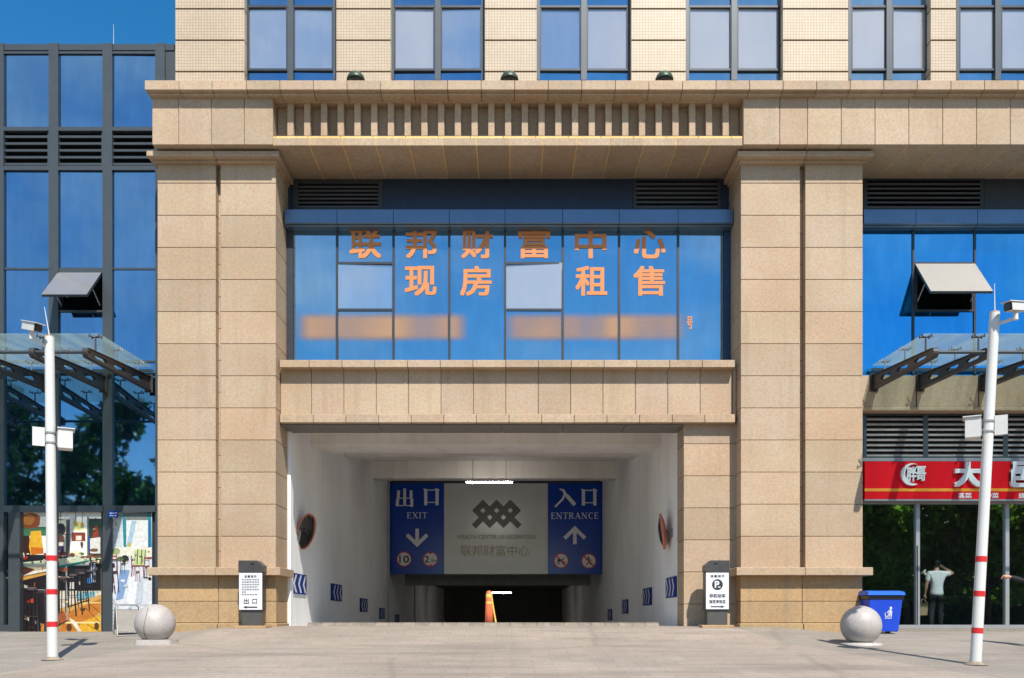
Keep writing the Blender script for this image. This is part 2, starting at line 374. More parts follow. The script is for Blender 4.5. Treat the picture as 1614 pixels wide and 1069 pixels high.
SERIF = {  # strokes (x0,y0,x1,y1,width) of an old-style capital alphabet on a unit-height box
 'E': (.62, [(.14,0,.14,1,.15),(.02,.03,.58,.03,.06),(.02,.97,.56,.97,.06),(.14,.52,.46,.52,.06),(.57,.0,.57,.2,.05),(.55,.82,.55,1,.05),(.46,.42,.46,.62,.05)]),
 'X': (.8, [(.12,1,.68,0,.15),(.66,1,.12,0,.06),(.0,.03,.26,.03,.05),(.54,.03,.8,.03,.05),(0,.97,.28,.97,.05),(.54,.97,.78,.97,.05)]),
 'I': (.34, [(.17,0,.17,1,.15),(.02,.03,.32,.03,.06),(.02,.97,.32,.97,.06)]),
 'T': (.72, [(.36,0,.36,1,.15),(.2,.03,.52,.03,.06),(.0,.97,.72,.97,.06),(.03,.78,.03,1,.05),(.69,.78,.69,1,.05)]),
 'N': (.84, [(.12,0,.12,1,.06),(.12,1,.7,0,.15),(.7,0,.7,1,.06),(0,.03,.25,.03,.05),(0,.97,.2,.97,.05),(.58,.97,.82,.97,.05)]),
 'R': (.74, [(.14,0,.14,1,.15),(.02,.03,.3,.03,.06),(.02,.97,.42,.97,.06),(.42,.97,.55,.86,.1),(.55,.88,.55,.64,.13),(.55,.66,.42,.5,.1),(.14,.5,.44,.5,.06),(.36,.5,.66,.02,.14),(.6,.03,.76,.03,.05)]),
 'A': (.82, [(.12,0,.42,1,.06),(.4,1,.7,0,.15),(.2,.34,.58,.34,.06),(0,.03,.24,.03,.05),(.56,.03,.82,.03,.05)]),
 'C': (.74, [(.6,.93,.36,1,.08),(.38,.99,.14,.78,.11),(.13,.8,.13,.22,.15),(.14,.22,.38,.01,.11),(.36,.0,.66,.14,.08),(.64,.74,.64,1,.05)]),
}
def put_serif(dst, txt, cx, y, cz, h, w=None, m=0):
    tot = sum(SERIF[c][0]+.1 for c in txt)-.1; k = (w/(tot*h)) if w else 1; x = cx - tot*h*k/2; q = 0
    for c in txt:
        for (a, b, e, f, wd) in SERIF[c][1]:
            p0 = Vector((x+a*h*k, 0, cz-h/2+b*h)); p1 = Vector((x+e*h*k, 0, cz-h/2+f*h)); bar(dst, p0, p1, wd*h, y-.0006*q, m); q = (q+1) % 9
        x += (SERIF[c][0]+.1)*h*k
def bar(dst, p0, p1, wd, y, m=0):
    """flat stroke in the XZ plane at depth y"""
    a = Vector((p1.x-p0.x, 0, p1.z-p0.z)); a.normalize(); n = Vector((-a.z, 0, a.x))*wd/2
    dst.face([Vector((p.x, y, p.z)) for p in (p0+n, p0-n, p1-n, p1+n)], m)
def disc(dst, c, r, y, m=0, n=28, r2=0):
    if r2: 
        for i in range(n):
            a, b = 2*math.pi*i/n, 2*math.pi*(i+1)/n
            dst.face([(c[0]+rr*math.cos(t), y, c[1]+rr*math.sin(t)) for rr, t in ((r2,a),(r,a),(r,b),(r2,b))], m)
    else: dst.face([(c[0]+r*math.cos(2*math.pi*i/n), y, c[1]+r*math.sin(2*math.pi*i/n)) for i in range(n)], m)
def arrow(dst, cx, cz, y, h, wd, up, span, m=0):
    s = 1 if up else -1
    bar(dst, Vector((cx, 0, cz-h/2)), Vector((cx, 0, cz+h/2)), wd, y, m)
    tip = Vector((cx, 0, cz+s*h/2+s*wd*.35))
    for k in (-1, 1): bar(dst, tip + Vector((-k*wd*.3, 0, s*wd*.3)), Vector((cx+k*span, 0, cz+s*h/2-s*span*.85)), wd*1.05, y-.0015*(k+2), m)

# stone cladding: separate blocks with open joints over a dark core
def clad(mb, x0, x1, y0, y1, z0, z1, xc=(), zc=(), gap=.010, m=0, core=1, inset=.03, ch=.006):
    xs = [x0] + sorted(c for c in xc if x0+.02 < c < x1-.02) + [x1]
    zs = [z0] + sorted(c for c in zc if z0+.02 < c < z1-.02) + [z1]
    g = gap/2
    for i in range(len(xs)-1):
        for k in range(len(zs)-1):
            a = xs[i] + (g if i else 0); b = xs[i+1] - (g if i < len(xs)-2 else 0)
            c = zs[k] + (g if k else 0); e = zs[k+1] - (g if k < len(zs)-2 else 0)
            mb.cbox(a, b, y0, y1, c, e, ch, m)
    if core is not None and (len(xs) > 2 or len(zs) > 2): mb.box(x0+inset, x1-inset, y0+inset, y1-inset, z0+inset, z1-inset, core)
    return mb
GR = [M['granite'], M['mortar']]

# ================================================================ GROUND
def gz(x, y):
    base = -.063*max(0, min(20, -y))
    side = max(0, 1 - max(0, abs(x+.15) - 5.5)/1.7); side = side*side*(3-2*side)
    fr = max(0, min(1, (y+2.8)/2.2)); fr = fr*fr*(3-2*fr)
    return base + .118*side*fr
def sheet(name, xs, ys, mat, dz=0, keep=lambda x, y: True, kind='structure'):
    mb = MB(); idx = {}
    for j, y in enumerate(ys):
        for i, x in enumerate(xs): idx[i, j] = len(mb.v); mb.v.append(Vector((x, y, gz(x, y)+dz)))
    for j in range(len(ys)-1):
        for i in range(len(xs)-1):
            if keep((xs[i]+xs[i+1])/2, (ys[j]+ys[j+1])/2):
                mb.f.append([idx[i, j], idx[i+1, j], idx[i+1, j+1], idx[i, j+1]]); mb.m.append(0); mb.s.append(True)
    return tag(mb.build(name, mat), kind=kind)
def frange(a, b, s):
    n = max(1, round((b-a)/s)); return [a+(b-a)*i/n for i in range(n+1)]
gx = [-1200, -400, -120, -60, -30] + frange(-20, 20, .5) + [30, 60, 120, 400, 1200]
gy = [-1200, -400, -120, -60, -40, -30, -24, -20] + frange(-18, -4, 1) + frange(-3.75, 1.0, .25) + [16, 60, 400, 1200]
sheet('ground', gx, gy, M['concrete'], 0, lambda x, y: not (y > 1.0 and -30 < x < 30))
def in_apron(x, y): return y > -19 and abs(x+.15) < 5.0 - .95*min(0, y+.2)
ax = frange(-24, 24, .2); ay = frange(-19, .9, .1)
# apron: a fan of pavers widening towards the street
mb = MB(); ys = frange(-19, .98, .25); N = 60; idx = {}
for j, y in enumerate(ys):
    q = max(0, -.2-y); xl, xr = (-5.9-.14*q, 4.45+.24*q) if y <= -.3 else (-4.93, 4.45 if y <= .3 else 3.68)
    for i in range(N+1):
        x = xl+(xr-xl)*i/N
        idx[i, j] = len(mb.v); mb.v.append(Vector((x, y, gz(x, y)+.008)))
for j in range(len(ys)-1):
    for i in range(N): mb.f.append([idx[i,j], idx[i+1,j], idx[i+1,j+1], idx[i,j+1]]); mb.m.append(0); mb.s.append(True)
tag(mb.build('paved_apron', M['paver']), kind='structure')
tag(MB().box(-300, 300, -34, -22, -1.30, -1.252).build('road', M['asphalt']), kind='structure')
# garage ramp dropping behind the speed bump
mb = MB()
prof = [(.98, .118), (2.2, .10), (4, -.05), (8, -.55), (16, -1.7), (30, -3.6), (44, -3.7)]
for (y0, z0), (y1, z1) in zip(prof, prof[1:]):
    mb.face([(-5.0, y0, z0), (3.7, y0, z0), (3.7, y1, z1), (-5.0, y1, z1)])
tag(mb.build('ramp', plain('ramp_concrete', (.40, .385, .365), .8, var=.2, scale=2)), kind='structure')

# speed bump across the garage mouth
t = thing('speed_bump', (-.65, .75, gz(0, .75)), 'low rubber speed bump in worn yellow and black across the garage mouth', 'speed bump')
xs = frange(-4.45, 3.2, .3); A = MB(); B = MB()
for i in range(len(xs)-1):
    q = A if i % 2 else B; z0 = gz(xs[i], .7)
    q.prism([(xs[i]+.004, .58, z0), (xs[i]+.004, .64, z0+.06), (xs[i]+.004, .74, z0+.085), (xs[i]+.004, .84, z0+.06), (xs[i]+.004, .9, z0)], (xs[i+1]-xs[i]-.008, 0, 0))
A.build('yellow_segment', plain('worn_yellow_rubber', (.215, .18, .138), .8, var=.3), t); B.build('black_segment', plain('dusty_black_rubber', (.185, .155, .13), .8, var=.3), t)

# ================================================================ OFFICE BUILDING
bld = thing('office_building', (0, 1.0, 0), 'tall beige granite office building with garage mouth between two stone pillars', 'building')
zj = [Z(252, 18) - .0] 
course = [Z(289 + 50.6*k, 18) for k in range(13)]           # joints of the pillar courses
Z_LEDGE0, Z_LEDGE1 = Z(907, 17.85), Z(894.5, 17.85)
Z_SOF = Z(228, 17.6)                                        # underside of the frieze
GY = .95                                                    # glazing plane
def pillar(xa, xb, xc, xd, led):
    p = MB(); zt = Z(246, 17.75); zb = Z_LEDGE1
    cs = [c for c in course if zb+.1 < c < zt]
    clad(p, xa, xb, 0, GY+.1, zb, zt, (), cs, core=1)
    clad(p, xc, xd, 0, GY+.1, zb, zt, (), cs, core=1)
    clad(p, xb+.001, xc-.001, .17, GY, zb, zt, (), [c-.3 for c in cs], core=1, inset=.02)
    o = p.build('pillar', GR, bld)
    # base block, projecting ledge and skirting
    b = MB(); mid = (xb+xc)/2
    clad(b, xa, xd, .02, GY+.09, -.5, Z_LEDGE0, (mid,), (Z(948, 18), Z(982, 18)), core=1)
    b.cbox(xa-.04, mid-.008, -.06, GY, -.5, Z(983, 18), .01); b.cbox(mid+.008, xd+.04, -.06, GY, -.5, Z(983, 18), .01)
    b.build('base', [M['granite_base'], M['mortar']], o)
    l = MB(); l.cbox(xa-.14, mid-.004, -.19, GY, Z_LEDGE0, Z_LEDGE1, .008); l.cbox(mid+.004, xd+.14, -.19, GY, Z_LEDGE0, Z_LEDGE1, .008)
    l.build('ledge', M['granite'], o)
    c = MB(); z0, z1 = Z(246, 17.75), Z_SOF-.012
    for a, e in ((xa-.0, mid-.004), (mid+.004, xd)):
        ex0 = .13 if a == xa else 0; ex1 = .13 if e == xd else 0
        c.cbox(a-ex0, e+ex1, -.25, GY, z0, z1-.03, .01)
        c.cbox(a-ex0*.4, e+ex1*.4, -.14, GY, z1-.03, z1, .004)
        c.cbox(a-ex0*.35, e+ex1*.35, -.1, GY, z0-.05, z0, .006)
    c.build('capital', M['granite'], o)
pillar(-7.45, -6.227, -6.125, -4.965, -1)
pillar(4.81, 6.05, 6.165, 7.37, 1)
# right pier under the lintel
p = MB(); cs = [Z(699.8+50.5*k, 18.4) for k in range(6)]
clad(p, 3.69, 4.83, .4, 1.12, -.5, Z(667, 18.4), (), cs)
p.build('pier', GR, bld)
p = MB(); p.cbox(-4.98, -4.90, .95, 1.2, -.3, Z(667, 18.4)); p.build('jamb', M['white_wall'], bld)

# lintel over the garage mouth
l = MB(); xj = [X(490+51.2*k, 18.3) for k in range(14)]
clad(l, -4.955, 4.80, .35, 1.1, Z(654, 18.35), Z(580, 18.35), xj, (), core=1)
lo = l.build('lintel', GR, bld)
s_ = MB(); clad(s_, X(442.5, 18.2), X(1157, 18.2), .13, GY, Z(580.5, 18.2), Z(569, 18.2), xj, (), core=1); s_.build('sill', GR, lo)
s_ = MB(); clad(s_, X(442.5, 18.27), X(1158, 18.27), .21, 1.1, Z(667, 18.27), Z(654, 18.27), [q+.07 for q in xj], (), core=1); s_.build('string_course', GR, lo)
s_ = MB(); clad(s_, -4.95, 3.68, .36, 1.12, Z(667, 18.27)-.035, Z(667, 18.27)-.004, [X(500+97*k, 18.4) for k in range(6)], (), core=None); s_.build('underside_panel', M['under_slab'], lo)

# frieze
ZF1 = Z(141, 17.6)
fr = MB()
clad(fr, X(240, 17.6), X(430, 17.6), -.4, 1.2, Z_SOF, ZF1, [X(q, 17.6) for q in (281.5, 333, 385)], ())
clad(fr, X(1172, 17.6), 15, -.4, 1.2, Z_SOF, ZF1, [X(q, 17.6) for q in [1229, 1273] + [1326+53.3*k for k in range(12)]], ())
zbk0, zbk1 = Z(222, 17.75), Z(163, 17.75)
clad(fr, X(430.5, 17.6), X(1171.5, 17.6), -.05, 1.2, zbk0, ZF1, [X(436+52.5*k, 17.9) for k in range(1, 14)], ())
clad(fr, X(430.5, 17.6), X(1171.5, 17.6), -.36, 1.2, Z_SOF+.001, zbk0-.002, [X(436+52.5*k, 17.7) for k in range(1, 14)], ())
clad(fr, X(430.5, 17.6), X(1171.5, 17.6), -.27, -.055, zbk1+.01, ZF1-.1, [X(436+52.5*k, 17.7) for k in range(1, 14)], (), core=None)
fo = fr.build('frieze', GR, bld)
for k in range(27):
    px = 457.6 + 26.4*k
    MB().cbox(X(px-5, 17.75), X(px+5, 17.75), -.25, -.055, Z(219.5, 17.75), Z(157, 17.75), .008).build('fin', M['granite'], fo)
# cornice
c = MB(); jc = [X(q, 17.4) for q in [282, 334] + [388+52.9*k for k in range(36)]]
clad(c, X(228, 17.4), 15.2, -.6, 1.2, Z(141.5, 17.4), Z(130.5, 17.4)+.05, jc, (), core=1)
clad(c, X(232, 17.4), 15.2, -.5, 1.2, Z(141.5, 17.4)-.05, Z(141.5, 17.4)-.001, jc, (), core=None)
c.build('cornice', GR, bld)
# soffit between frieze and glazing
s = MB(); zs0 = Z_SOF+.002
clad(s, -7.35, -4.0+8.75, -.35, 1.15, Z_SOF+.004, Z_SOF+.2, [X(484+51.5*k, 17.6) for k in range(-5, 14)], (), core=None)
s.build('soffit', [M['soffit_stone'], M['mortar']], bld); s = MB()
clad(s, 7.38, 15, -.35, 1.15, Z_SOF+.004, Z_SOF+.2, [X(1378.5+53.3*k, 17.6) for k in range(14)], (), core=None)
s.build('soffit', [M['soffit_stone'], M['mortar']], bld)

MB().box(-7.3, 14.9, -.3, 1.1, Z_SOF+.21, Z_SOF+.24).build('soffit_backing', M['mortar'], bld)  # dark slab added above the open joints to stop sunlight leaking through
# upper storeys: mosaic pilasters and windows
TW = 18.3; ztw0, ztw1 = Z(126, 17.4)-.2, 16.5
pil = [(276, 385), (530, 616), (764, 846), (995, 1081), (1234, 1337), (1467, 1507), (1640, 1742), (1870, 1960)]
jz = [Z(113-49.5*k, TW) for k in range(-1, 6)]
for a, b in pil:
    p = MB(); clad(p, X(a, TW), X(b, TW), TW-D0, TW-D0+.6, ztw0, ztw1, (), jz, gap=.03, core=1, inset=.02)
    p.build('pilaster', [M['tile'], M['mortar']], bld)
body = MB().box(X(276, TW)+.02, 15, .72, 12, ztw0, ztw1); body.build('rear_wall', M['black'], bld)
def window_bay(x0, x1, cloudy):
    d = TW+.22; y = d-D0
    fr = MB(); mid = (x0+x1)/2
    fr.pbox(x0, -140, x0+5, 126, d-.06, .2); fr.pbox(x1-5, -140, x1, 126, d-.06, .2); fr.pbox(mid-4.5, -140, mid+4.5, 126, d-.08, .2)
    o = fr.build('window', M['steel_grey'], bld)
    rl = MB()
    for xa, xb in ((x0+5.2, mid-4.7), (mid+4.7, x1-5.2)):
        rl = MB()
        for q in (10, 109.5): rl.pbox(xa, q-1.7, xb, q+1.7, d-.05, .12)
        rl.pbox(xa, 11.6, xa+1.8, 107.8, d-.045, .1); rl.pbox(xb-1.8, 11.6, xb, 107.8, d-.045, .1)
        rl.build('sash_frame', M['steel_dark'], o)
    for k, (xa, xb) in enumerate(((x0+5, mid-4.5), (mid+4.5, x1-5))):
        for j, (ya, yb) in enumerate(((-140, 10), (10, 109), (109, 127))):
            m = MB(); tl = random.uniform(-.006, .006); tz = random.uniform(-.008, .008)
            m.add([(X(xa, d), y+tl, Z(yb, d)), (X(xb, d), y-tl, Z(yb, d)), (X(xb, d), y-tl+tz, Z(ya, d)), (X(xa, d), y+tl+tz, Z(ya, d))], [[0, 1, 2, 3]])
            m.add([p + Vector((0, .012, 0)) for p in m.v[:4]], [[3, 2, 1, 0]])
            m.build('pane', M['glass_cloud'] if (j == 1 and cloudy[k]) else M['glass_top'] if j == 1 else M['glass_left'] if x0 < 700 else M['glass_mid'], o, fix=False)
for a, b, bl in ((385, 530, (0, 0)), (616, 764, (1, 0)), (846, 995, (0, 1)), (1081, 1234, (1, 1)), (1337, 1467, (1, 1)), (1507, 1640, (1, 1)), (1742, 1870, (0, 1))):
    window_bay(a, b, bl)
MB().box(X(276, TW)-.1, 15.1, TW-D0-.1, 12.1, ztw1, ztw1+.15).build('roof', M['granite'], bld)

# middle curtain wall with vinyl lettering
def pane(name, px0, py0, px1, py1, d, mat, parent, tilt=.004):
    y = d-D0; a = random.uniform(-tilt, tilt); b = random.uniform(-tilt, tilt); m = MB()
    m.add([(X(px0, d), y+a, Z(py1, d)), (X(px1, d), y-a, Z(py1, d)), (X(px1, d), y-a+b, Z(py0, d)), (X(px0, d), y+a+b, Z(py0, d))], [[0, 1, 2, 3]])
    m.add([p + Vector((0, .014, 0)) for p in m.v[:4]], [[3, 2, 1, 0]])
    return m.build(name, mat, parent, fix=False)
DG = 18.85
cols = [462, 531, 620, 708, 796, 887, 976, 1069, 1141]
f = MB()
for q in cols[1:-1]: f.pbox(q-1.8, 350, q+1.8, 572, DG-.03, .08)
f.pbox(452, 345, 462, 572, DG-.02, .3); 
for a in (1, 4):
    for yy in (414.5, 488): f.pbox(cols[a]+2, yy-1.7, cols[a+1]-2, yy+1.7, DG-.03, .07)
cw = f.build('curtain_wall', M['steel_dark'], bld)
MB().pbox(1141, 345, 1156, 572, DG-.025, .3).build('end_panel', plain('dark_blue_end_panel', (.01, .05, .12), .25), cw)
for i in range(8):
    if i in (1, 4):
        pane('glass_pane', cols[i]+1, 345, cols[i+1]-1, 414, DG, M['glass_mid'], cw)
        pane('glass_pane', cols[i]+1, 415, cols[i+1]-1, 488, DG, M['glass_cloud'] if i == 4 else M['glass_top'], cw, .02)
        pane('glass_pane', cols[i]+1, 489, cols[i+1]-1, 574, DG, M['glass_mid'], cw)
    else: pane('glass_pane', cols[i]+1, 345, cols[i+1]-1, 574, DG, M['glass_mid'], cw)
MB().box(-4.94, 4.79, 1.05, 1.15, Z(575, DG), Z_SOF).build('backing_wall', M['black'], cw)
chars = [('联', 576, 384), ('邦', 664, 384), ('财', 752, 384), ('富', 842, 384), ('中', 931, 384), ('心', 1024, 384), ('现', 663, 443), ('房', 750, 443), ('租', 932, 443), ('售', 1023, 443)]
for ch, px, py in chars:
    m = MB(); put_text(m, ch, W(px, py, DG-.008), X(px+24, DG)-X(px-24, DG), Z(py-22.5, DG)-Z(py+22.5, DG), 0, .022, .004)
    m.build('lettering', M['orange'], cw, fix=False)
# the number line below is blurred into a soft orange smear
def smear_mat(name, x0, x1, zc, hw, lo):
    t = NT(name); o = t.n('ShaderNodeNewGeometry').outputs['Position']; sx = t.n('ShaderNodeSeparateXYZ', Vector=o)
    def edge(v, a, b, k):
        p = t.n('ShaderNodeMapRange', Value=v, **{'From Min': a, 'From Max': a+k}, interpolation_type='SMOOTHSTEP').outputs[0]
        q = t.n('ShaderNodeMapRange', Value=v, **{'From Min': b, 'From Max': b-k}, interpolation_type='SMOOTHSTEP').outputs[0]
        return t.math('MULTIPLY', p, q)
    e = t.math('MULTIPLY', edge(sx.outputs[0], x0, x1, .4), edge(sx.outputs[2], zc-hw, zc+hw, .2))
    nz_ = t.n('ShaderNodeTexNoise', Vector=t.n('ShaderNodeMapping', Vector=o, Scale=(.8, 1, .3)).outputs[0], Scale=1.0, Detail=2).outputs['Fac']
    fac = t.math('MULTIPLY', e, t.ramp(nz_, [(.3, lo*.8), (.65, .85)]))
    tr = t.n('ShaderNodeBsdfTransparent'); df = t.n('ShaderNodeBsdfDiffuse', Color=(.40, .25, .16))
    m = t.n('ShaderNodeMixShader', Fac=fac); t.t.links.new(tr.outputs[0], m.inputs[1]); t.t.links.new(df.outputs[0], m.inputs[2]); t.t.links.new(m.outputs[0], t.out.inputs['Surface'])
    return t.mat
for i, (a, b, lo) in enumerate(((462, 742, .62), (790, 1086, .4))):
    x0, x1 = X(a, DG), X(b, DG); zc = Z(516, DG)
    m = MB().face([(x0, DG-D0-.012, zc-.36), (x1, DG-D0-.012, zc-.36), (x1, DG-D0-.012, zc+.36), (x0, DG-D0-.012, zc+.36)])
    m.build('lettering', smear_mat('faded_orange_film_%s' % 'ab'[i], x0, x1, zc, .35, lo), cw)
m = MB(); put_text(m, '号', W(1087, 509, DG-.008), .12, .27, 0, .02, .004); m.build('lettering', M['orange'], cw, fix=False)

# blue-grey metal box strip and louvers above both glazed bays
def box_strip(x0, x1, joints, yt, yb, d):
    m = MB(); xs = [x0]+joints+[x1]
    for a, b in zip(xs, xs[1:]):
        ga = X(a, d)+.006; gb = X(b, d)-.006; y0 = d-D0; zt = Z(yt, d); zb = Z(yb, d)
        m.prism([(ga, y0, zb), (ga, y0+.01, zt), (ga, 1.0, zt+.01), (ga, 1.0, zb-.05), (ga, y0+.08, zb-.05)], (gb-ga, 0, 0))
    m.box(X(x0, d)+.03, X(x1, d)-.03, d-D0+.03, .99, Z(yb, d)-.03, Z(yt, d)-.02, 1)
    return m.build('metal_band', [M['blue_metal'], M['black']], bld)
box_strip(448, 1156, cols[1:-1], 330, 351, 18.55)
box_strip(1361.5, 1790, [1444, 1541, 1640, 1738], 330, 352, 18.6)
def louver(x0, y0, x1, y1, d, n, mat, parent, frame=M['steel_dark'], fw=5, name='louver'):
    fm = MB(); fm.pbox(x0, y0, x0+fw, y1, d, .1); fm.pbox(x1-fw, y0, x1, y1, d, .1); fm.pbox(x0+fw, y0, x1-fw, y0+fw*.7, d, .1); fm.pbox(x0+fw, y1-fw*.5, x1-fw, y1, d, .1)
    fm.pbox(x0+fw*.5, y0+fw*.5, x1-fw*.5, y1-fw*.3, d+.14, .03, 1)
    o = fm.build(name, [frame, M['black']], parent)
    sl = MB(); za, zb = Z(y0+fw*.7, d), Z(y1-fw*.5, d); st = (za-zb)/n; xa, xb = X(x0+fw, d), X(x1-fw, d); y = d-D0
    for k in range(n):
        z = zb+st*(k+.12)
        sl.prism([(xa, y+.01, z), (xa, y+.022, z-.01), (xa, y+.11, z+st*.55), (xa, y+.10, z+st*.62)], (xb-xa, 0, 0))
        sl.box(xa, xb, y+.004, y+.02, z-.005, z+st*.28)
    sl.build('slat', mat, o); return o
louver(462, 284, 604, 331, 18.97, 6, M['louver_metal'], bld, fw=8)
louver(998, 281, 1136, 330, 18.97, 6, M['louver_metal'], bld, fw=5)
louver(1361, 280, 1551, 331, 18.97, 6, M['louver_metal'], bld, fw=6)
navy = plain('navy_metal_panel', (.02, .035, .07), .35, .3)
MB().pbox(452, 276, 461.5, 331, 18.99, .05).build('dark_panel', navy, bld); MB().pbox(604.5, 276, 997.5, 331, 18.99, .05).build('dark_panel', navy, bld)
MB().pbox(1136.5, 276, 1160, 331, 18.99, .05).build('dark_panel', navy, bld); MB().pbox(1551.5, 276, 1800, 331, 18.99, .05).build('dark_panel', M['steel_dark'], bld)

# right bay: blue curtain wall with an open awning window
f = MB(); rc = [1358, 1440, 1537, 1636, 1740, 1850]
for q in rc[1:-1]: f.pbox(q-1.6, 350, q+1.6, 592, DG-.03, .08)
for yy in (415,): f.pbox(1441.6, yy-2, 1535.4, yy+2, DG-.03, .07)
f.pbox(1441.6, 488, 1535.4, 491, DG-.03, .07); f.pbox(1532, 417, 1535.4, 488, DG-.02, .07); f.pbox(1441.6, 417, 1446, 488, DG-.02, .07)
cr = f.build('curtain_wall', M['steel_dark'], bld)
for i in range(5):
    if i == 1:
        pane('glass_pane', 1441, 345, 1536, 414, DG, M['glass_right'], cr); pane('glass_pane', 1441, 491, 1536, 596, DG, M['glass_right'], cr)
    else: pane('glass_pane', rc[i]+1, 345, rc[i+1]-1, 596, DG, M['glass_right'], cr)
mb_ = MB(); mb_.box(X(1362, DG), X(1441, DG), 1.3, 1.35, Z(600, DG), Z_SOF); mb_.box(X(1536, DG), 15, 1.3, 1.35, Z(600, DG), Z_SOF); mb_.box(X(1441, DG)-.7, X(1536, DG)+.7, 1.9, 1.95, Z(600, DG), Z_SOF); mb_.build('backing_wall', M['black'], cr)
def awning(px0, px1, pyt, d, open_, length, parent, glass, lx=0):
    """sash hinged along its top edge, swung out towards the street"""
    h0 = Vector((X(px0, d), d-D0-.03, Z(pyt, d))); wd = X(px1, d)-X(px0, d)
    dv = Vector((lx, -math.sin(open_), -math.cos(open_))); up = Vector((0, -math.cos(open_), math.sin(open_)))
    e = Vector((wd, 0, 0)); fw = .05
    def q(u, v, t): return h0 + e*u + dv*length*v + up*t
    def slab(m, u0, u1, v0, v1, t0, t1, mi=0):
        m.add([q(u0,v0,t0),q(u1,v0,t0),q(u1,v1,t0),q(u0,v1,t0),q(u0,v0,t1),q(u1,v0,t1),q(u1,v1,t1),q(u0,v1,t1)], [(0,3,2,1),(4,5,6,7),(0,1,5,4),(1,2,6,5),(2,3,7,6),(3,0,4,7)], mi)
    a = fw/wd; b = fw/length; m = MB()
    slab(m, 0, a, 0, 1, -.05, -.002); slab(m, 1-a, 1, 0, 1, -.05, -.002); slab(m, a, 1-a, 0, b, -.05, -.002); slab(m, a, 1-a, 1-b, 1, -.05, -.002)
    o = m.build('open_sash', M['steel_dark'], parent)
    g = MB(); slab(g, .004, .996, .004, .996, 0, .008); g.build('sash_glass', glass, o)
    st = MB(); st.tube(q(.06, .55, -.03), h0 + e*.06 + Vector((0, .05, -length*.72)), .012); st.tube(q(.94, .55, -.03), h0 + e*.94 + Vector((0, .05, -length*.72)), .012); st.build('stay_arm', M['steel_pale'], o)
    hd = MB(); hd.tube(q(.5, .97, -.05), q(.5, .9, -.10), .012); hd.build('handle', M['cam_white'], o)
awning(1441, 1536, 417, DG, R(39), 1.12, cr, M['glass_tan'])
# right bay: stone fascia, louvers, shopfront
fa = MB(); clad(fa, 7.36, 15, .75, 1.2, Z(641, 18.75), Z(592, 18.75), [X(1443, 18.8), X(1541, 18.8), X(1640, 18.8), X(1738, 18.8)], (), gap=.03)
fa.cbox(7.36, 15, .72, 1.2, Z(641, 18.75)-.10, Z(641, 18.75)-.003, .02)
fa.build('fascia', GR, bld)
for a, b in ((1362, 1459), (1459, 1585), (1585, 1700), (1700, 1800)):
    louver(a, 652, b, 722, 18.98, 8, M['louver_tan'], bld, M['steel_grey'], 4)
f = MB(); DS = 19.0
f.pbox(1360, 722, 1800, 727, 18.9, .15); f.pbox(1360, 789, 1800, 794, 18.95, .1)
for q in (1447, 1588, 1700): f.pbox(q-3, 794, q+3, 986, 18.97, .1)
f.pbox(1360, 985, 1800, 990, 18.96, .12)
sf = f.build('shopfront', M['steel_pale'], bld)
for a, b in ((1358, 1446), (1448, 1587), (1589, 1699), (1701, 1800)): pane('glass_pane', a, 793, b, 987, 19.02, M['glass_shop'], sf, .003)
MB().pbox(1359, 990, 1800, 1003, 18.9, .4).build('step', M['concrete'], sf)
MB().pbox(1445.5, 860, 1447, 985, 18.955, .012).build('handle_bar', M['steel_dark'], sf)
ti = NT('dim_shop_interior'); iw = ti.pbr(ti.ramp(ti.noise(.9, 4), [(.3, (.02, .02, .018)), (.6, (.05, .042, .035)), (.8, (.10, .07, .04))]), .8)
m = MB(); zt = Z(722, 18.9); m.box(7.35, 15.2, 4.6, 4.7, -.05, zt); m.box(7.25, 7.35, 1.2, 4.6, -.05, zt); m.box(15, 15.1, 1.2, 4.6, -.05, zt); m.box(7.35, 15, 1.2, 4.6, zt-.1, zt)
m.build('shop_interior', iw, sf)
MB().box(7.35, 15, 1.13, 4.6, -.05, -.005).build('shop_floor', plain('dark_shop_floor', (.10, .095, .09), .4, var=.2), sf)

# ---------------------------------------------------------------- garage tunnel
tun = thing('garage_tunnel', (-.65, 1.12, 0), 'white painted garage tunnel with ceiling beams running under the building', 'tunnel')
LX, RX = -5.0, 3.7
MB().box(LX-.2, LX, 1.12, 46, -5, 6).build('wall', M['white_wall'], tun); MB().box(RX, RX+.2, 1.12, 46, -5, 6).build('wall', M['white_wall'], tun)
MB().box(LX+.002, RX-.002, 1.12, 17.2, 5.86, 6).build('ceiling', M['beam_paint'], tun)
for d, yt, yb, dp in ((21.3, 640, 700.5, 1.2), (25.5, 690, 719.5, .5), (30.5, 690, 754, .5)):
    MB().box(LX+.002, RX-.002, d-D0, d-D0+dp, Z(yb, d), 5.86).build('beam', M['beam_paint'], tun)
MB().box(LX+.002, RX-.002, 1.12, 1.3, Z(681, 19.15), 5.86).build('beam', M['beam_paint'], tun)
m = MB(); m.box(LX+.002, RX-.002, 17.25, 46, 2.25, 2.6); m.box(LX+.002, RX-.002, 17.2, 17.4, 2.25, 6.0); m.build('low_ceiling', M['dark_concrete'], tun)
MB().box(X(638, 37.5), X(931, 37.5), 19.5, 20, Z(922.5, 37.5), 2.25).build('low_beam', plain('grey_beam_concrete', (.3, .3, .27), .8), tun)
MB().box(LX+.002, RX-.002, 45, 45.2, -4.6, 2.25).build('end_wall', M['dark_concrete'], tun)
for px in (613, 670):
    dd = 34.6 if px == 613 else 44
    MB().tube((LX+.04, dd-D0-.2, -4), (LX+.04, dd-D0-.2, 5.8 if px == 613 else 2.2), .035).build('pipe', M['steel_pale'], tun)

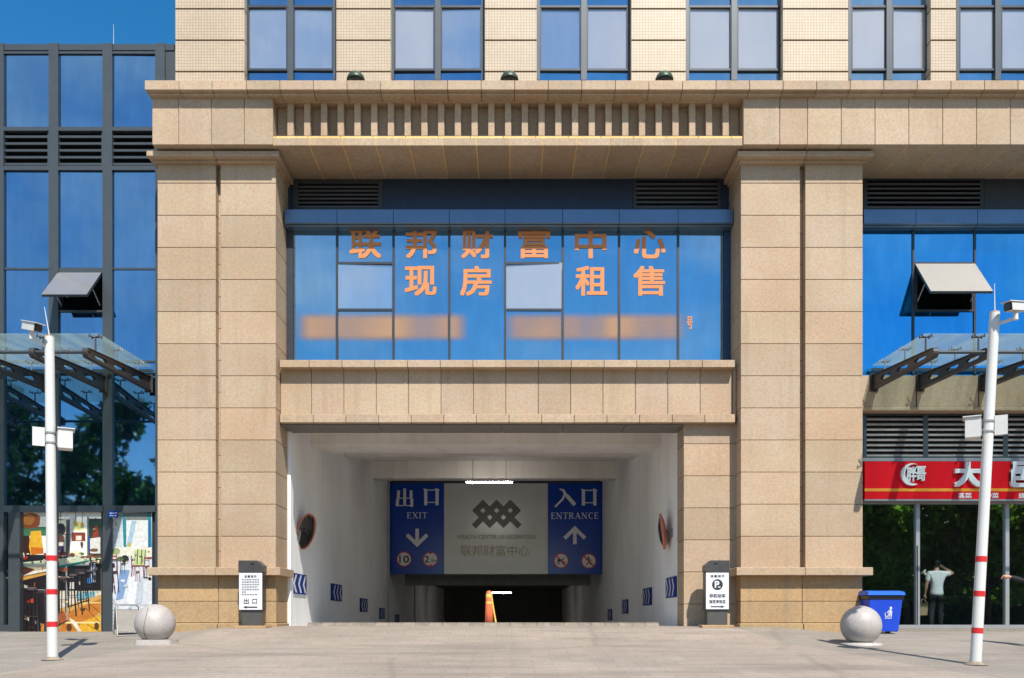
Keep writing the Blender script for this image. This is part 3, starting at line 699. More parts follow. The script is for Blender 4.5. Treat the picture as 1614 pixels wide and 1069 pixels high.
# ================================================================ LEFT GLASS WING
wing = thing('glass_wing', (-10.4, 1.2, -.1), 'blue mirror glass wing with grey mullions and louver bands beside the stone pillars', 'building')
DL = 18.95; XL = -13.6
ml = [-104, -2, 84, 169, 252]                     # mullion centres in the photo
f = MB()
for q in ml: f.pbox(q-7.5, 68, q+7.5, 1002, DL-.06, .2)
fw_ = f.build('mullion_frame', M['steel_grey'], wing)
f = MB()
f.box(XL, X(275, DL), DL-D0-.02, DL-D0+.25, Z(80, DL), Z(70.5, DL)); f.build('parapet_rail', M['steel_grey'], fw_)
MB().box(X(259.6, DL), -7.0, DL-D0, DL-D0+.2, 9.5, Z(80, DL)).build('corner_panel', M['steel_grey'], wing)
f = MB()
for (a, b) in ((-104, -2), (-2, 84), (84, 169), (169, 252)):
    f.pbox(a+7.6, 81, b-7.6, 84.5, DL-.04, .1); f.pbox(a+7.6, 200, b-7.6, 206, DL-.06, .12)
    f.pbox(a+7.6, 262, b-7.6, 268, DL-.06, .12); f.pbox(a+7.6, 422, b-7.6, 425, DL-.03, .08)
    f.pbox(a+7.6, 568, b-7.6, 571, DL-.03, .08); f.pbox(a+7.6, 797, b-7.6, 807, DL-.1, .2)
f.pbox(84+7.6, 425, 169-7.6, 430, DL-.03, .08); f.pbox(91.6, 489, 161.4, 492, DL-.03, .07)
f.build('transom', M['steel_grey'], fw_)
for a, b in ((-104, -2), (-2, 84), (84, 169), (169, 252)):
    A_, B_ = a+7, b-7
    louver(A_+.6, 206, B_-.6, 262, DL-.02, 5, M['steel_grey'], wing, M['steel_grey'], 1.5)
    rows = [(84, 200), (268, 422), (425, 569), (570, 797)]
    for (ya, yb) in rows:
        if a == 84 and ya == 425:
            pane('glass_pane', A_, 491, B_, yb, DL, M['glass_left'], wing)
        else: pane('glass_pane', A_, ya, B_, yb, DL, M['glass_left'], wing, .005)
awning(92, 161, 431, DL, R(42), .98, wing, M['glass_sash'])
f = MB(); f.box(XL, X(84, DL), DL-D0+.3, DL-D0+.35, -.1, 12); f.box(X(169, DL), -7.3, DL-D0+.3, DL-D0+.35, -.1, 12); f.box(X(84, DL)-.7, X(169, DL)+.7, DL-D0+1.2, DL-D0+1.25, -.1, 12); f.build('backing_wall', M['black'], wing)
MB().box(XL, -7.0, DL-D0+.26, 9, 12.3, 12.45).build('roof', M['steel_grey'], wing)
# door and ground-floor glazing
f = MB(); f.pbox(13, 807, 31, 999, DL-.18, .3); f.pbox(-104, 807, -96, 999, DL-.1, .2); f.pbox(-96, 985, 13, 999, DL-.08, .15)
do = f.build('door', M['steel_grey'], wing)
pane('door_glass', -96, 806, 14, 986, DL, M['glass_shop'], do)
MB().pbox(-300, 997, 250, 1008, DL-.35, .6).build('step', M['concrete'], wing)
MB().pbox(30, 806, 245, 1000, DL+.05, .05).build('ground_floor_panel', M['steel_dark'], wing)
for px in (70, ):
    pass
# lightning rod on the wing's roof
t = thing('lightning_rod', W(179, 70, 19.2), 'thin white lightning rod rising above the roof of the glass wing', 'lightning rod')
b = W(179, 74, 19.2); m = MB(); m.tube(b, b+Vector((0, 0, .5)), .006, .003, 8); m.build('rod', M['white_paint'], t)
MB().lathe([(.0, 0), (.04, 0), (.04, .03), (.012, .06)], b, 12).build('base', M['steel_grey'], t)

# ================================================================ GLASS CANOPIES
def canopy(name, label, xs, x0, x1, wall_y, panel_joints):
    t = thing(name, ((x0+x1)/2, wall_y, 5.5), label, 'glass canopy', 'glass canopies over the side shopfronts')
    yo, yw = 16.05-D0, wall_y; yg0, yg1 = 16.37-D0, wall_y-.03
    def zg(y): return 5.73 + (5.81-5.73)*(y-yg0)/(yg1-yg0)
    for a, b in zip(panel_joints, panel_joints[1:]):
        m = MB(); m.prism([(a+.008, yg0, zg(yg0)), (a+.008, yg1, zg(yg1)), (a+.008, yg1, zg(yg1)+.016), (a+.008, yg0, zg(yg0)+.016)], (b-a-.016, 0, 0)); m.build('glass_panel', M['glass_canopy'], t)
    def top(u): return 5.365 + (5.60-5.365)*u
    def bot(u): return 5.205 + (5.315-5.205)*u
    for x in xs:
        m = MB(); L_ = yw-yo
        def seg(u0, u1, f0, f1, th=.03):   # part of the web between fractions of its height
            def P(u, f): return (x-th, yo+L_*u, bot(u)+(top(u)-bot(u))*f)
            m.prism([P(u0, f0), P(u1, f0), P(u1, f1), P(u0, f1)], (2*th, 0, 0))
        seg(0, 1, 0, .3); seg(0, 1, .7, 1)
        cuts = [0, .10, .28, .385, .565, .67, .85, 1]
        for k in range(0, 7, 2): seg(cuts[k], cuts[k+1], .3, .7)
        for k in (1, 3, 5):     # rounded slot ends
            for u, s in ((cuts[k], 1), (cuts[k+1], -1)):
                uu = u + s*.02
                for lo, hi in ((.3, .4), (.6, .7)): seg(min(u, uu), max(u, uu), lo, hi)
        for f0, f1 in ((-.06, 0), (1, 1.06)): seg(0, 1, f0, f1, .06)
        o = m.build('beam', M['canopy_steel'], t)
        m = MB(); m.tube((x-.05, yo+.02, (top(0)+bot(0))/2), (x+.05, yo+.02, (top(0)+bot(0))/2), .09, n=18); m.build('beam_cap', M['canopy_steel'], o)
        MB().box(x-.09, x+.09, yw-.02, yw+.0, bot(1)-.06, top(1)+.06).build('wall_plate', M['canopy_steel'], o)
        for u in (.13, .45, .8):
            y = yo+L_*u; m = MB(); zt = zg(y); zb = top(u)
            m.tube((x, y, zb), (x, y, zt-.03), .02, .015, 8)
            for sx in (-1, 1):
                for sy in (-1, 1):
                    e = Vector((x+sx*.09, y+sy*.05, zt-.035)); m.tube((x, y, zt-.05), e, .011, .010, 6); m.tube(e+Vector((0, 0, -.02)), (e.x, e.y, zt), .016, .016, 8)
            m.build('spider_fitting', M['steel_pale'] if u > .2 else M['canopy_steel'], o)
    m = MB(); a, b = min(x0, xs[0], xs[-1]), max(x1, xs[0], xs[-1])
    m.tube((x0+.05 if x0 > 0 else x0, yo+.03, 5.30), (x1 if x0 > 0 else x1-.05, yo+.03, 5.30), .032, n=12); m.build('tie_tube', M['steel_grey'], t)
    MB().box(x0, x1, yw-.04, yw-.004, 5.70, 5.76).build('wall_channel', M['steel_grey'], t)
    return t
canopy('glass_canopy', 'glass canopy on slotted steel beams over the red shop sign', [7.92, 8.93, 10.3, 11.5, 12.7], 7.86, 14, .74, [7.86, 10.3, 12.7, 14])
canopy('glass_canopy', 'glass canopy on slotted steel beams in front of the glass wing with the cafe posters', [-7.98, -8.98, -10.25, -11.5, -12.7], -14, -7.88, .83, [-14, -12.7, -10.25, -7.88])

# ================================================================ GARAGE SIGNS, LAMPS, MIRRORS
DSG = 35.0; ys = DSG-D0
t = thing('entrance_sign', (-.65, ys, 2.05), 'wide blue and white garage sign reading EXIT and ENTRANCE spanning the tunnel', 'sign')
def spanel(name, x0, x1, mat, y=0): 
    return MB().pbox(x0, 762, x1, 905, DSG+y, .18).build(name, mat, t)
pe = spanel('exit_panel', 615.5, 699.5, M['sign_blue']); pm = spanel('logo_panel', 700, 863.5, M['sign_pale'], .005); pn = spanel('entrance_panel', 864, 948.5, M['sign_blue'])
MB().box(X(616, DSG)+.05, X(948, DSG)-.05, ys+.02, ys+.19, Z(762, DSG)+.002, Z(750, DSG)).build('hanging_frame', M['steel_dark'], t)
k = DSG/F
def S(px, py): return Vector((X(px, DSG), 0, Z(py, DSG)))
yf = ys-.006
def strokes(dst, lst, y=yf, m=0):
    for q, (x0, y0, x1, y1, wd) in enumerate(lst): bar(dst, S(x0, y0), S(x1, y1), wd*k, y-.0012*(q % 6), m)
def kou(cx, cy): return [(cx-9, cy-12, cx-9, cy+13, 5), (cx+9, cy-12, cx+9, cy+13, 5), (cx-9, cy-11, cx+9, cy-11, 1.6), (cx-9, cy+8.5, cx+9, cy+8.5, 1.4), (cx-12.5, cy-12.6, cx-6.5, cy-11, 2), (cx+6.5, cy-13.5, cx+12.5, cy-10.5, 2)]
m = MB()
strokes(m, [(637.8, 770, 637.8, 797, 4.6), (628.5, 773, 627.5, 785, 4.6), (648, 773, 648, 785, 4.6), (627, 785.5, 649, 785.5, 1.4), (627, 786, 626, 798, 4.8), (649, 786, 649, 799, 4.8), (626, 797, 649, 797, 1.5)])
strokes(m, kou(680, 783.5)); 
for ch in (): pass
put_serif(m, 'EXIT', X(657.5, DSG), yf, Z(812.5, DSG), 9.5*k, 32*k)
arrow(m, X(657.5, DSG), Z(845, DSG), yf, 23*k, 5.6*k, False, 16*k)
m.build('lettering', M['sign_white'], pe, fix=False)
m = MB()
strokes(m, [(882, 771, 888, 773, 2.5), (887, 772, 894, 783, 4.2), (893, 781, 906, 796, 6.0), (891, 776, 886.5, 788, 3.0), (887.5, 786, 875, 799, 2.8)])
strokes(m, kou(928.5, 784))
put_serif(m, 'ENTRANCE', X(906, DSG), yf, Z(813, DSG), 10*k, 75*k)
arrow(m, X(906, DSG), Z(846.5, DSG), yf, 23*k, 5.6*k, True, 16*k)
m.build('lettering', M['sign_white'], pn, fix=False)
def round_sign(cx, cy, parent, kind):
    c = (X(cx, DSG), Z(cy, DSG)); r = 12*k; m = MB()
    disc(m, c, r, yf-.001, 0); disc(m, c, r, yf-.004, 1, r2=r*.86)
    if kind == '10': put_text(m, '10', (c[0], yf-.003, c[1]), 15*k, 11*k, 2, .02, .002)
    elif kind == '2': 
        put_text(m, '2', (c[0]-5.5*k, yf-.003, c[1]), 6*k, 10*k, 2, .02, .002); put_text(m, '.2m', (c[0]+4.6*k, yf-.003, c[1]-1.8*k), 11*k, 4.6*k, 2, .01, .002)
        for s in (-1, 1):
            m.face([(c[0]-3.2*k, yf-.006, c[1]+s*11*k), (c[0]+3.2*k, yf-.006, c[1]+s*11*k), (c[0], yf-.006, c[1]+s*7.4*k)], 1 if s < 0 else 2)
    elif kind == 'cart':   # tricycle under a red bar
        disc(m, (c[0]-4*k, c[1]-3.2*k), 2.6*k, yf-.003, 2, 16, 1.5*k); disc(m, (c[0]+4*k, c[1]-3.2*k), 2.6*k, yf-.003, 2, 16, 1.5*k)
        m.face([(c[0]-6*k, yf-.003, c[1]-1*k), (c[0]+1*k, yf-.003, c[1]-1*k), (c[0]+2*k, yf-.003, c[1]+2*k), (c[0]-6*k, yf-.003, c[1]+2.6*k)], 2)
        bar(m, Vector((c[0]+1*k, 0, c[1])), Vector((c[0]+4.5*k, 0, c[1]+4.6*k)), 1.6*k, yf-.0035, 2)
    else:                  # walking figure under a red bar
        disc(m, (c[0]-.5*k, c[1]+5.4*k), 1.7*k, yf-.003, 2, 14)
        for a in ((-.5, 3.5, .5, -1, 2.4), (.5, -1, 4, -6, 1.7), (.5, -1, -3.5, -6, 1.7), (-.5, 3, 4.5, .6, 1.4), (-.5, 3, -5, 1.5, 1.4)):
            bar(m, Vector((c[0]+a[0]*k, 0, c[1]+a[1]*k)), Vector((c[0]+a[2]*k, 0, c[1]+a[3]*k)), a[4]*k, yf-.003-.0003*abs(a[1]), 2)
    if kind in ('cart', 'walk'): bar(m, Vector((c[0]-7.6*k, 0, c[1]+7.6*k)), Vector((c[0]+7.6*k, 0, c[1]-7.6*k)), 2.2*k, yf-.0065, 1)
    m.build('round_badge', [M['sign_white'], M['sign_red'], M['ink']], parent, fix=False)
round_sign(637, 881.5, pe, '10'); round_sign(678.5, 881.5, pe, '2'); round_sign(884.5, 884, pn, 'cart'); round_sign(928, 884.5, pn, 'walk')
# woven lattice emblem and names on the middle panel
m = MB(); u = 49/4.546*1.0; cx0, cy0 = 605+710/4.546, 750+249/4.546
def lat(x0, y0, x1, y1, y, ext=.35):
    a = Vector((x0, y0)); b = Vector((x1, y1)); dd = (b-a).normalized()*ext; a -= dd; b += dd
    bar(m, S(cx0+a.x*u, cy0+a.y*u), S(cx0+b.x*u, cy0+b.y*u), u*.86*k, y)
for a in ((-1,0,0,-1), (2,-1,-1.1,2.1), (4,-1,1,2), (5,0,3,2)): lat(*a, ys-.004)
for a in ((-1,0,1,2), (0,-1,3,2), (2,-1,5.1,2.1), (4,-1,5,0)): lat(*a, ys-.009)
m.build('emblem', M['logo_grey'], pm, fix=False)
m = MB(); put_text(m, 'WEALTH CENTER OF FEDERATION', (X(782, DSG), ys+.001, Z(846.5, DSG)), 124*k, 6.4*k, 0, .012, .004); m.build('lettering', plain('grey_brown_lettering', (.26, .24, .22), .5), pm, fix=False)
m = MB(); put_text(m, '联邦财富中心', (X(780, DSG), ys+.001, Z(868, DSG)), 108*k, 17*k, 0, .0, .004); m.build('lettering', M['gold_line'], pm, fix=False)

def lamp(px0, px1, py, d, label, ztop, group='tube lamps in the garage'):
    t = thing('tube_lamp', W((px0+px1)/2, py, d), label, 'lamp', group)
    x0, x1 = X(px0, d), X(px1, d); y = d-D0; z = Z(py, d)
    MB().cbox(x0, x1, y-.06, y+.06, z+.02, z+.06, .01).build('housing', M['steel_pale'], t)
    MB().tube((x0+.03, y, z), (x1-.03, y, z), .022, n=10).build('tube', M['tube_light'], t)
    for q in (.15, .85):
        xx = x0+(x1-x0)*q; MB().tube((xx, y, z+.07), (xx, y, ztop), .008, n=6).build('suspension_rod', M['steel_dark'], t)
lamp(734, 809, 760.5, 28.5, 'lit tube lamp hanging on two rods in front of the wide garage sign', 5.86)
lamp(771, 807, 934.5, 50, 'lit tube lamp deep in the dark garage behind the orange post', 2.25)

def mirror(loc, nrm, up_tilt, r, wallpt, label):
    t = thing('convex_mirror', wallpt, label, 'traffic mirror', 'convex mirrors on the tunnel walls')
    n = Vector(nrm).normalized(); c = Vector(loc)
    m = MB(); prof = [(0, .09)] + [(r*math.sin(a*.6)/math.sin(.6), .09*(math.cos(a*.6)-math.cos(.6))/(1-math.cos(.6))) for a in [i/8 for i in range(1, 9)]]
    m.lathe(prof, c, 36, axis=n); m.build('mirror_face', M['mirror_face'], t)
    m = MB(); m.lathe([(r*.97, -.0), (r*1.06, .02), (r*1.08, -.01), (r*1.03, -.035), (r*.6, -.085), (.001, -.1)], c, 36, axis=n); m.build('mirror_back', M['mirror_rim'], t)
    m = MB(); w_ = Vector(wallpt); b = c - n*.09
    m.tube(b, w_, .028); s = 1 if w_.x < 0 else -1
    m.box(min(w_.x, w_.x-s*.02)-.0, max(w_.x, w_.x-s*.02)+.002, w_.y-.08, w_.y+.08, w_.z-.1, w_.z+.1); m.build('bracket', M['steel_pale'], t)
mirror(W(482.5, 838, 20.3), (.94, -.22, -.27), 0, .41, (-4.985, 1.95, Z(842, 20)), 'round convex mirror with its dark face turned towards the plaza')
mirror(W(1043.5, 838, 20.1), (-.98, .17, -.12), 0, .40, (3.685, 1.75, Z(840, 19.7)), 'round convex mirror seen edge-on showing its orange back beside the stone pier')

def chevron(left, d0, d1, zc, hgt, label):
    x = LX if left else RX; s = 1 if left else -1
    t = thing('chevron_sign', (x, (d0+d1)/2-D0, zc-hgt/2), label, 'chevron sign', 'blue chevron signs along the tunnel walls')
    xa, xb = x+s*.004, x+s*.024; y0, y1 = d0-D0, d1-D0; z0, z1 = zc-hgt/2, zc+hgt/2
    MB().box(min(xa, xb), max(xa, xb), y0, y1, z0, z1).build('board', M['chevron_blue'], t)
    m = MB(); n = 3; wd = (y1-y0); xx = xb+s*.003
    for k_ in range(n):
        a = y0+wd*(.16+.29*k_); th = wd*.10; dx = wd*.14
        for sg in (-1, 1):
            m.face([(xx, a, zc), (xx, a+th, zc), (xx, a+th+dx, zc+sg*hgt*.44), (xx, a+dx, zc+sg*hgt*.44)])
    m.build('chevron', M['chevron_white'], t, fix=False)
for (d0, d1, px, py, h, lab) in ((19.22, 20.75, 469, 920.5, .47, 'blue chevron sign partly in sunlight under the dark convex mirror'),
                            (23.6, 25.1, 530, 934, .47, 'second blue chevron sign along the left tunnel wall'),
                            (28.1, 29.6, 573, 954, .45, 'third blue chevron sign along the left tunnel wall, in shade'),
                            (32.2, 33.6, 603, 967, .42, 'fourth dark blue chevron sign along the left tunnel wall near the wide sign'),
                            (36.6, 37.9, 627, 976, .4, 'last small dark chevron sign low on the left tunnel wall')):
    chevron(True, d0, d1, Z(py, (d0+d1)/2), h, lab)
for (d0, d1, px, py, h, lab) in ((19.2, 20.5, 1064, 926, .47, 'blue chevron sign half hidden by the stone pier'),
                            (22.6, 24.1, 1021, 940.5, .47, 'second blue chevron sign along the right tunnel wall'),
                            (27.2, 28.7, 986, 956, .45, 'third blue chevron sign along the right tunnel wall, in shade'),
                            (31.6, 33.0, 962, 969, .42, 'fourth dark chevron sign along the right tunnel wall near the wide sign')):
    chevron(False, d0, d1, Z(py, (d0+d1)/2), h, lab)

# orange warning post with a yellow chain behind the speed bump
pb = Vector((X(771, 20.3), 2.3, .095)); zt = Z(931, 20.3)
t = thing('warning_post', pb, 'orange warning post with yellow bands in the middle of the ramp', 'warning post')
h = zt-pb.z
m = MB(); m.lathe([(0, 0), (.098, 0), (.092, h*.5), (.072, h*.93), (.052, h*.985), (0, h)], pb, 20); m.build('post', M['orange_plastic'], t)
for a, b in ((.80, .90), (.63, .72), (.47, .55)):
    m = MB(); ra = .101-.026*a; m.lathe([(ra, h*a), (ra+.002, h*a+.005), (ra-.003, h*b-.005), (ra-.006, h*b)], pb, 20); m.build('reflective_band', M['yellow'], t)
m = MB(); m.lathe([(0, 0), (.2, 0), (.19, .03), (.11, .05), (0, .05)], pb, 20); m.build('foot', M['cam_black'], t)
m = MB()
for q in range(24):
    f_ = q/23; p = pb + Vector((.05+.12*f_**1.2, -.05, h*(.93-.88*f_)))
    m.lathe([(0, -.03), (.022, -.012), (.022, .012), (0, .03)], p, 8)
m.build('chain', M['yellow'], t)

# ================================================================ SIGN KIOSKS ON THE PLAZA
def kiosk(name, loc, label, mirror_, text_fn):
    """thin sign pillar: steel foot, white panel, dark head with one corner cut; loc = centre of its foot, front at loc.y"""
    t = thing(name, loc, label, 'sign pillar', 'sign pillars beside the garage mouth'); x, y, z = loc; s = -1 if mirror_ else 1
    m = MB(); m.cbox(x-.335, x+.335, y-.08, y+.36, z-.1, z+.06, .012); m.build('plinth', M['granite_base'], t)
    m = MB(); m.cbox(x-.2, x+.22, y+.03, y+.26, z+.055, z+.37, .008); m.build('foot', M['kiosk_steel'], t)
    m = MB(); m.cbox(x-.24, x+.24, y, y+.27, z+.37, z+1.15, .006); m.build('body', M['kiosk_dark'], t)
    m = MB(); pts = [(-.25, 1.155), (.25, 1.155), (.25, 1.29), (.13, 1.395), (-.25, 1.395)]
    m.prism([(x+s*a, y-.012, z+b) for a, b in pts], (0, .29, 0)); m.build('head', M['kiosk_dark'], t)
    m = MB(); m.prism([(x+.04*s-.05, y-.014, z+1.31), (x+.04*s+.05, y-.014, z+1.31), (x+.04*s+.035, y-.014, z+1.345), (x+.04*s-.035, y-.014, z+1.345)], (0, .003, 0)); m.build('badge', M['cam_black'], t)
    m = MB(); m.cbox(x-.236, x+.236, y-.016, y-.001, z+.385, z+1.14, .004); p = m.build('panel', M['kiosk_white'], t)
    m = MB(); text_fn(m, x, y-.018, z); m.build('lettering', M['ink'], p, fix=False)
def left_text(m, x, y, z):
    put_text(m, '温馨提示', (x, y, z+1.07), .25, .05, 0, .01, .002, 1.2)
    rnd = random.Random(3)
    for r, n in enumerate((11, 11, 11, 10, 11, 3, 10)):    # small print too fine to read in the photo
        zz = z+1.005-r*.051; x0 = x-.175
        if r in (0, 2, 4, 6): disc(m, (x0-.02, zz), .006, y-.002, 0, 8)
        for c in range(n):
            a = x0+c*.033
            for q in range(3): bar(m, Vector((a, 0, zz-.011+q*.011)), Vector((a+rnd.uniform(.017, .025), 0, zz-.011+q*.011)), .005, y-.002)
            bar(m, Vector((a+.006+rnd.uniform(0, .01), 0, zz-.015)), Vector((a+.012, 0, zz+.015)), .005, y-.0025)
    put_text(m, '出', (x-.085, y, z+.565), .105, .115, 0, .015, .002); put_text(m, '口', (x+.085, y, z+.56), .095, .095, 0, .015, .002)
    bar(m, Vector((x-.10, 0, z+.44)), Vector((x+.14, 0, z+.44)), .026, y-.002)
    m.face([(x-.15, y-.003, z+.44), (x-.08, y-.003, z+.412), (x-.08, y-.003, z+.468)])
def right_text(m, x, y, z):
    put_text(m, '温馨提示', (x, y, z+1.07), .29, .05, 0, .01, .002, 1.25)
    c = (x, z+.895); disc(m, c, .112, y-.002, 0, 28, .068)
    disc(m, c, .112, y-.0018, 0, 28, .05)
    # white P on the dark disc is left open: fill round it
    for a, b in ((0, 1),):
        pts = []
    disc(m, c, .07, y-.0016, 0)
    put_text(m, '非机动车', (x, y, z+.665), .33, .082, 0, .016, .002); put_text(m, '指定停放区', (x, y, z+.545), .34, .07, 0, .012, .002)
    bar(m, Vector((x-.14, 0, z+.44)), Vector((x+.11, 0, z+.44)), .022, y-.002)
    m.face([(x+.15, y-.003, z+.44), (x+.08, y-.003, z+.415), (x+.08, y-.003, z+.465)])
lz = gz(-5.35, -.5)
kiosk('sign_pillar', (-5.35, -.46, lz+.0), 'thin sign pillar with exit lettering and lines of small print before a stone pillar', False, left_text)
kx = X(1130.5, 17.7); rz = gz(kx, -.3)
kiosk('sign_pillar', (kx, -.30, rz), 'thin sign pillar with round P mark before the stone pier', True, right_text)
pp = [o for o in bpy.data.objects if o.name.startswith('sign_pillar')][-1]
pan = [c for c in pp.children if c.name.startswith('panel')][0]
m = MB(); put_text(m, 'P', (kx-.01, -.30-.0215, rz+.9), .085, .13, 0, .03, .002)
bar(m, Vector((kx+.01, 0, rz+.845)), Vector((kx+.06, 0, rz+.845)), .022, -.30-.0245); m.build('white_letter', M['kiosk_white'], pan, fix=False)

# ================================================================ STREET FURNITURE
def bollard(c, r, label, mk_base):
    g = gz(c.x, c.y); t = thing('stone_bollard', (c.x, c.y, g), label, 'stone bollard', 'stone ball bollards on the plaza')
    zb = c.z-r*.86; prof = [(0.001, -r*.86)]
    for i in range(1, 33):
        a = -math.asin(.86)+ (math.pi/2+math.asin(.86))*i/32
        prof.append((max(.0005, r*math.cos(a)), r*math.sin(a)))
    prof[0:1] = [(0.001, -r*.86), (r*.5, -r*.86)]
    m = MB(); m.lathe(prof, c, 48); m.build('ball', M['bollard'], t)
    mk_base(t, c, r, g, zb); return t
def base_slab(t, c, r, g, zb):
    m = MB(); n = 22; rng = random.Random(5); pts = []
    for i in range(n):
        a = 2*math.pi*i/n; ex = abs(math.cos(a))**.5*math.copysign(1, math.cos(a)); ey = abs(math.sin(a))**.5*math.copysign(1, math.sin(a)); q = 1+rng.uniform(-.04, .03)
        pts.append((c.x+.03+ex*.36*q, c.y+ey*.27*q, 0))
    lo = [Vector((p[0], p[1], gz(p[0], p[1])-.04)) for p in pts]; hi = [Vector((c.x+(p[0]-c.x)*.96, c.y+(p[1]-c.y)*.95, zb+.015)) for p in pts]
    m.add(lo+hi, [list(range(n, 2*n))]+[[i, (i+1) % n, n+(i+1) % n, n+i] for i in range(n)]); m.build('plinth', M['bollard'], t)
    m = MB()   # weathered seam running down the ball
    for i in range(14):
        a0 = .95-2.0*i/14; a1 = .95-2.0*(i+1)/14
        f_ = lambda a: c + Vector((-.045+.022*math.sin(a*3), 0, 0)) + Vector((0, -math.sqrt(max(0, r*r-.002))*math.cos(a), r*math.sin(a)))*1.002
        if r*math.sin(a1) > -r*.85: m.tube(f_(a0), f_(a1), .005, n=6, caps=False)
    m.build('seam', M['mortar'], t)
def base_disc(t, c, r, g, zb):
    m = MB(); m.lathe([(0, g-.06), (r*1.06, g-.06), (r*1.04, zb-.035), (r*.98, zb-.012), (r*.55, zb+.004), (0, zb+.004)], (c.x, c.y, 0), 40); m.build('plinth', M['bollard'], t)
    m = MB(); m.lathe([(r*.56, zb-.0), (r*.54, zb+.03)], (c.x, c.y, 0), 30); m.build('collar', M['mortar'], t)
bollard(W(244.5, 983, 15.5), 30.5*15.5/F, 'stone ball bollard with a dark seam beside the folding sign', base_slab)
bollard(W(1357, 986, 15.5), 31*15.5/F, 'stone ball bollard on a round plinth in front of the blue bin', base_disc)

# wheeled bin
bx, by = X(1395, 17.6), 17.55-D0; bz = gz(bx, by)
t = thing('wheeled_bin', (bx, by+.3, bz), 'blue plastic wheeled bin beside a stone pillar, black liner showing under its lid', 'bin')
H = .80; m = MB(); a0, a1, b0, b1 = .285, .355, .27, .34
lo = [(bx-a0, by+.06, bz+.05), (bx+a0, by+.06, bz+.05), (bx+a0, by+.54, bz+.05), (bx-a0, by+.54, bz+.05)]; hi = [(bx-a1, by, bz+H), (bx+a1, by, bz+H), (bx+a1, by+.6, bz+H), (bx-a1, by+.6, bz+H)]
m.add(lo+hi, [(0,3,2,1),(4,5,6,7),(0,1,5,4),(1,2,6,5),(2,3,7,6),(3,0,4,7)]); body = m.build('body', M['blue_plastic'], t)
md = body.modifiers.new('b', 'BEVEL'); md.width = .025; md.segments = 3
m = MB(); m.cbox(bx-a1-.012, bx+a1+.012, by-.012, by+.612, bz+H-.09, bz+H+.008, .02); m.build('liner', M['cam_black'], t)
m = MB(); n = 9
for i in range(n):
    u0, u1 = i/n, (i+1)/n; zc = lambda u: bz+H+.03+.07*math.sin(math.pi*min(1, .12+u*.8))**.7
    m.add([(bx-a1-.03, by-.03+.66*u0, bz+H+.002), (bx+a1+.03, by-.03+.66*u0, bz+H+.002), (bx+a1+.03, by-.03+.66*u1, bz+H+.002), (bx-a1-.03, by-.03+.66*u1, bz+H+.002),
           (bx-a1-.015, by-.02+.64*u0, zc(u0)), (bx+a1+.015, by-.02+.64*u0, zc(u0)), (bx+a1+.015, by-.02+.64*u1, zc(u1)), (bx-a1-.015, by-.02+.64*u1, zc(u1))],
          [(4,5,6,7),(0,3,2,1),(1,2,6,5),(3,0,4,7)] + ([(0,1,5,4)] if i == 0 else []) + ([(2,3,7,6)] if i == n-1 else []))
m.build('lid', plain('lighter_blue_plastic', (.02, .13, .62), .35), t)
for sx in (-1, 1):
    m = MB(); m.tube((bx+sx*.26-.025, by+.52, bz+.1), (bx+sx*.26+.025, by+.52, bz+.1), .1, n=20); m.build('wheel', M['cam_black'], t)
m = MB()   # litter pictogram: a figure dropping rubbish into a basket
def on(x_, z_): return Vector((bx+.06+x_*.8, 0, bz+.44+z_*.8))
def yb_(z_): return by+.06-.06*((.42+z_-.05)/(H-.05))-.006
def ic(a, b, c, d, wd): 
    p, q = on(a, b), on(c, d); v = Vector((q.x-p.x, 0, q.z-p.z)).normalized(); nn = Vector((-v.z, 0, v.x))*wd/2
    m.face([Vector((r_.x, yb_(r_.z-bz-.42), r_.z)) for r_ in (p+nn, p-nn, q-nn, q+nn)])
ic(.05, .09, .055, -.0, .05); ic(.035, -.0, .03, -.10, .022); ic(.07, -.0, .075, -.10, .022); ic(.045, .08, -.02, .02, .02); ic(.065, .085, .09, .0, .016)
disc_c = on(.055, .125); m.face([(disc_c.x+.025*math.cos(2*math.pi*i/14), yb_(.125), disc_c.z+.025*math.sin(2*math.pi*i/14)) for i in range(14)])
ic(-.09, .0, -.075, -.10, .014); ic(-.0, .0, -.015, -.10, .014); ic(-.08, -.095, -.01, -.095, .014); ic(-.035, .02, -.03, .0, .02)
for q in range(5): ic(-.085+q*.036, -.135, -.06+q*.036, -.135, .022)
m.build('pictogram', M['kiosk_white'], t, fix=False)

# folding A-frame sign
ab = W(184, 985, 17.3); ab.z = gz(ab.x, ab.y); t = thing('folding_sign', ab, 'folding steel A-frame sign with a dark panel standing behind the ball bollard with the seam', 'A-frame sign')
rd = Vector((math.cos(R(32)), math.sin(R(32)), 0)); sd = Vector((-math.sin(R(32)), math.cos(R(32)), 0)); Hs = .62
def leg_frame(sg):
    tl, tr_ = ab + rd*-.02 + sd*sg*.03 + Vector((0, 0, Hs)), ab + rd*.42 + sd*sg*.03 + Vector((0, 0, Hs))
    bl, br_ = ab - rd*.02 + sd*sg*.30, ab + rd*.42 + sd*sg*.30
    bl.z = gz(bl.x, bl.y)+.012; br_.z = gz(br_.x, br_.y)+.012
    m = MB(); c0 = tl.lerp(bl, .09); c1 = tr_.lerp(br_, .09); m.path([bl, c0, tl.lerp(tr_, .12), tr_.lerp(tl, .12), c1, br_, bl], .014, 10)
    o = m.build('tube_frame', M['steel_mid'], t)
    p = [tl.lerp(bl, .17), tr_.lerp(br_, .17), tr_.lerp(br_, .86), tl.lerp(bl, .86)]
    p = [q + (rd*.012 if i in (0, 3) else -rd*.012) for i, q in enumerate(p)]; nn = (p[1]-p[0]).cross(p[3]-p[0]).normalized()*.012
    m = MB(); m.prism(p, nn); m.build('panel', plain('grey_brown_board', (.17, .15, .125), .5), t)
leg_frame(-1); leg_frame(1)

